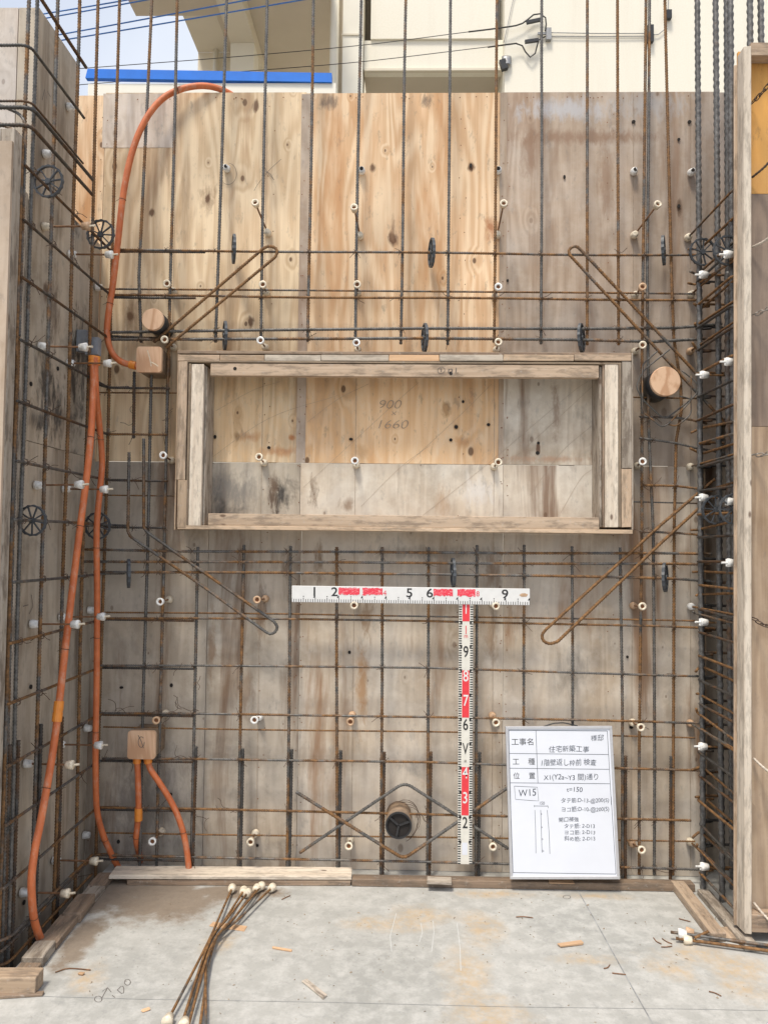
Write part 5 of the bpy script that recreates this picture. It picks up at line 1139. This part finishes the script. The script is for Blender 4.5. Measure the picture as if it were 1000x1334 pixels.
# chains and ropes tied to the panel
link_me = None
def chain(a, b, mat, label, n=7):
    A_, B_ = Vector(a), Vector(b); e = empty('chain', A_, label, 'chain'); d = (B_ - A_)
    t = [Vector((.011 * math.cos(q), .0055 * math.sin(q), 0)) * 1.0 for q in np.linspace(0, 2 * math.pi, 11)]
    global link_me
    if link_me is None:
        link_me = sweep([Vector((.0125 * math.cos(q) + .004 * np.sign(round(math.cos(q), 6)), .0065 * math.sin(q), 0)) for q in np.linspace(0, 2 * math.pi, 15)], .0021, 5, .004, 0, 0, False, False)
    for i in range(n):
        p = A_ + d * (i + .5) / n + Vector((0, 0, -.012 * math.sin(math.pi * (i + .5) / n)))
        o = link('link', link_me.copy(), mat, e, axis_m(p, d, (math.pi / 2) * (i % 2) + .4), True)
YQ = YP + .045
chain(P(979, 133, YQ), P(1012, 92, YQ - .12), 'chain_k', 'dark chain hooked high on the orange plywood', 6)
chain(P(979, 409, YQ), P(1012, 392, YQ - .08), 'chain', 'pale steel chain hooked on the dark brown plywood', 5)
chain(P(980, 591, YQ), P(1012, 585, YQ - .08), 'chain', 'pale steel chain hooked just below the dark brown plywood', 5)
chain(P(979, 804, YQ), P(1012, 817, YQ - .08), 'chain_k', 'dark chain hooked midway on the tan plywood beside the stud', 5)
for a, b, m, lab in (((979, 231), (1012, 199), 'chain_k', 'dark strap tied to the stud across the orange plywood'), ((979, 322), (1012, 301), 'rope', 'pale rope tied to the stud across the dark brown plywood'), ((981, 988), (1012, 1012), 'rope', 'pale rope tied to the stud low on the tan plywood'), ((981, 1176), (1012, 1208), 'rope', 'pale rope tied near the foot of the tall stud')):
    p, q = P(*a, YQ), P(*b, YQ - .08)
    o = link('rope', sweep(spline([p, (p + q) / 2 + Vector((0, 0, -.006)), q], 6), .0045, 7, .006, .15), m, None, None, True); tag(o, lab, 'rope')

# ================================================================== NEIGHBOURING BUILDINGS, WIRES
def bx(X0_, X1_, Y0_, Y1_, Z0_, Z1_): return boxes([((X0_, Y0_, Z0_), (X1_, Y1_, Z1_))])
YA = 9.0
bld = empty('apartment_building', (0, YA + 2, -.6), 'cream rendered apartment building with balconies rising behind the formwork', 'building')
xr = P(655, 60, YA).x
link('wall', bx(xr, 9, YA - .15, YA + 6, -.6, 12.5), 'cream_wall', bld)
xa, xb_ = P(474, 60, YA).x, P(650, 60, YA).x
zpar0, zpar1 = P(560, 90, YA).z, P(560, 52, YA).z
par = link('balcony', bx(xa, xr - .002, YA, YA + .15, zpar0, zpar1), 'cream_wall', bld)
link('parapet_panel', bx(P(483, 30, YA).x, P(645, 30, YA).x, YA - .03, YA + .12, zpar1 + .002, 9.4), 'cream_wall', bld)
link('drip_mould', bx(xa + .01, xr - .004, YA - .03, YA + .02, zpar0 - .03, zpar0 - .001), 'cream_dim', bld)
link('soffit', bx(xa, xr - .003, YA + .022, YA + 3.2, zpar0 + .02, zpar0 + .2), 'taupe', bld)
link('shade_panel', bx(xa - .01, P(483.5, 30, YA).x, YA + .3, YA + .4, zpar1, 9.4), 'gap_shade', bld)  # dark sheet in place of the gap's shade
link('shade_panel', bx(P(645, 30, YA).x, xr - .004, YA + .25, YA + .3, zpar1, 9.4), 'gap_shade', bld)
link('pipe', lathe([(0, .045), (5, .045)], 12), 'galv', bld, axis_m((P(648, 30, YA).x, YA + .1, zpar1 - .02), (0, 0, 1)), True)
link('rear_wall', bx(-3.0, xr - .005, YA + 3.2, YA + 3.4, -.6, 12.5), 'cream_wall', bld)
pxs = P(487, 112, YA + 1.5); link('column', lathe([(0, .07), (8, .07)], 14), 'cream_wall', bld, axis_m((pxs.x, YA + 1.5, -.6), (0, 0, 1)), True)
link('column', bx(P(447, 60, YA).x, P(473, 60, YA).x, YA - .1, YA + .4, -.6, 12), 'white_wall', bld)
link('band', bx(P(446, 52, YA).x, P(473.5, 52, YA).x, YA - .112, YA - .1005, P(460, 53, YA).z, P(460, 51, YA).z), 'cream_dim', bld)
link('shade_panel', bx(P(440, 60, YA).x, P(447, 60, YA).x - .002, YA + .1, YA + .2, -.6, 12), 'taupe', bld)  # taupe sheet paints the shade between downpipe and column
link('downpipe', lathe([(0, .055), (12, .055)], 14), 'white_wall', bld, axis_m((P(435, 60, YA).x, YA + .03, -.6), (0, 0, 1)), True)
# the overhanging slab on the left part
zs = P(258, 68, 10).z
xl0, xl1 = P(178, 18, 9.3).x, P(258, 68, 10).x
xend = P(431, 60, YA).x
ysl = 9.28
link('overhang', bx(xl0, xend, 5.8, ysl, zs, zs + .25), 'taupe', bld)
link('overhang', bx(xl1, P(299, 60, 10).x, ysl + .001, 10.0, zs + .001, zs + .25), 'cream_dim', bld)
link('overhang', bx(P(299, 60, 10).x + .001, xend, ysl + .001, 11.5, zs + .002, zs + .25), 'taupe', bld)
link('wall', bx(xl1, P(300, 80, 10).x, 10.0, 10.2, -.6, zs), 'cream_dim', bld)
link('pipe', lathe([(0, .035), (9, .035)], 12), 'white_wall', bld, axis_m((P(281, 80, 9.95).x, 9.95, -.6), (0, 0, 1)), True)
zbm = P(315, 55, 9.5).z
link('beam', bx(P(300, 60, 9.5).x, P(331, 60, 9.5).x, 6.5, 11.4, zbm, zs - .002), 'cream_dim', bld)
link('column', bx(P(300, 60, 9.5).x + .003, P(331, 60, 9.5).x - .003, 9.5, 9.8, -.6, zbm - .001), 'white_wall', bld)
# vent hood and cable brackets on the wall
p = P(657, 84, YA - .15)
vh = empty('vent_hood', p, 'white vent hood with black mouth on the cream wall', 'vent')
bm = bmesh.new(); prev = None
for i, t in enumerate(np.linspace(0, math.pi / 2, 7)):
    ring = [bm.verts.new((.09 * math.cos(a), -.10 * math.cos(t) * (.35 + .65 * abs(math.sin(a))) , .12 * math.sin(t) + (-.08 if i == 0 else 0) * 1 + .0)) for a in np.linspace(0, math.pi, 9)] if i < 6 else [bm.verts.new((.09 * math.cos(a) * .6, 0, .12)) for a in np.linspace(0, math.pi, 9)]
    if prev:
        for j in range(8): bm.faces.new((prev[j], prev[j + 1], ring[j + 1], ring[j]))
    prev = ring
me = bpy.data.meshes.new('hood'); bm.to_mesh(me); bm.free(); link('hood', me, 'galv', vh, Matrix.Translation(p + Vector((.02, 0, .03))) @ Matrix.Scale(.62, 4), True)
link('mouth', bx(-.055, .02, -.06, .0, -.075, .04), 'black', vh, Matrix.Translation(p + Vector((-.005, 0, .0))) @ Matrix.Rotation(R(-18), 4, 'Y'))
yw = YA - .17
cb = empty('cable_bracket', P(713, 45, yw), 'galvanised cable clamp bracket on the cream wall where wires meet', 'bracket')
link('plate', bx(-.03, .03, -.03, .02, -.07, .07), 'galv', cb, Matrix.Translation(P(714, 45, yw)))
link('arm', bx(-.10, .0, -.02, .0, -.012, .012), 'galv', cb, Matrix.Translation(P(711, 44, yw)))
link('insulator', bx(-.09, .09, -.03, .0, -.018, .018), 'black', cb, Matrix.Translation(P(695, 28, yw - .04)) @ Matrix.Rotation(R(-12), 4, 'Y'))
link('insulator', bx(-.08, .08, -.03, .0, -.018, .018), 'black', cb, Matrix.Translation(P(692, 54, yw - .04)) @ Matrix.Rotation(R(-8), 4, 'Y'))
cb2 = tag(link('cable_clip', bx(-.035, .035, -.04, .01, -.10, .10), 'black', None, Matrix.Translation(P(846, 45, yw))), 'black cable clip on the cream wall behind the paired uprights', 'bracket')
tag(link('cable_clip', bx(-.03, .03, -.04, .01, -.05, .05), 'black', None, Matrix.Translation(P(870, 20, yw))), 'small black clip higher on the cream wall beside rusty upright', 'bracket')
def wire(pts, r, mat, label, group=None, n=8, name='overhead_wire'):
    o = link(name, sweep(spline(pts, n), r, 6, .08, 0), mat, None, None, True); return tag(o, label, 'wire', group)
G = 'blue overhead cables against the sky'
for (x0, y0), (x1, y1) in (((-120, 46), (320, -27)), ((-120, 55), (380, -36)), ((-120, 80), (420, -19)), ((-120, 84.5), (460, -12))):
    wire([P(x0, y0, 8.0), P((x0 + x1) / 2, (y0 + y1) / 2 + 1, 7.4), P(x1, y1, 7.0)], .0065, 'cable_b', 'thick blue overhead cable slanting across the sky behind the bars', G)
wire([P(-60, 103, 8.2), P(90, 90, 8.2), P(300, 74, 8.4), P(470, 58.5, 8.6), P(610, 41, 8.75)], .004, 'cable_k', 'thin dark overhead wire reaching the upper insulator')
wire([P(610, 41, 8.75), P(650, 36, 8.78), P(678, 31, 8.8), P(694, 19, 8.8), P(702, 17, 8.8), P(711, 24, 8.8), P(710, 40, 8.8)], .0085, 'cable_k', 'black sheathed wire end looping over the upper insulator', None, 8)
wire([P(-60, 121, 8.2), P(90, 111, 8.2), P(300, 94, 8.4), P(470, 80, 8.6), P(640, 60, 8.75)], .004, 'cable_k', 'thin dark overhead wire reaching the lower insulator')
wire([P(635, 61, 8.75), P(665, 57, 8.78), P(678, 57, 8.8), P(686, 70, 8.8), P(693, 74.5, 8.8), P(698, 66, 8.8), P(701, 52, 8.8), P(710, 47, 8.8)], .0085, 'cable_k', 'black sheathed wire end drooping below the lower insulator', None, 8)
G = 'pale wires clipped along the cream wall'
wire([P(716, 42, yw), P(780, 43, yw), P(844, 43, yw)], .005, 'galv', 'pale thin wire running along the cream wall between clamp and clip', G)
wire([P(716, 46.5, yw), P(780, 47, yw), P(844, 46.5, yw)], .005, 'galv', 'pale thin wire running along the cream wall between clamp and clip', G)
wire([P(848, 45, yw), P(858, 44, yw), P(866, 36, yw), P(869, 22, yw), P(870, 0, yw), P(870, -60, yw)], .005, 'galv', 'pale wire turning up the cream wall past the small black clip')
wire([P(674, -20, yw), P(668, 0, yw), P(656, 55, yw)], .004, 'galv', 'faint wire hanging down the cream wall beside the balcony')
# low white house with blue eaves
YL = 6.6
lh = empty('neighbour_house', (P(270, 110, YL).x, YL + 1, -.6), 'low cream neighbouring house wall capped with a bright blue fascia', 'building')
za0, za1 = P(270, 106.3, YL).z, P(270, 92, YL).z
link('wall', bx(P(112, 110, YL).x + .01, P(437, 110, YL).x, YL + .02, YL + 2, -.6, za0 - .001), 'white_wall', lh)
a, b, c, d = P(111, 101, YL), P(432, 106.5, YL), P(432, 94.5, YL), P(114, 89, YL)
me = mesh([a, b, c, d] + [q + Vector((0, .05, 0)) for q in (a, b, c, d)], [(0, 1, 2, 3), (7, 6, 5, 4), (0, 4, 5, 1), (1, 5, 6, 2), (2, 6, 7, 3), (3, 7, 4, 0)])
link('fascia', me, 'blue', lh)
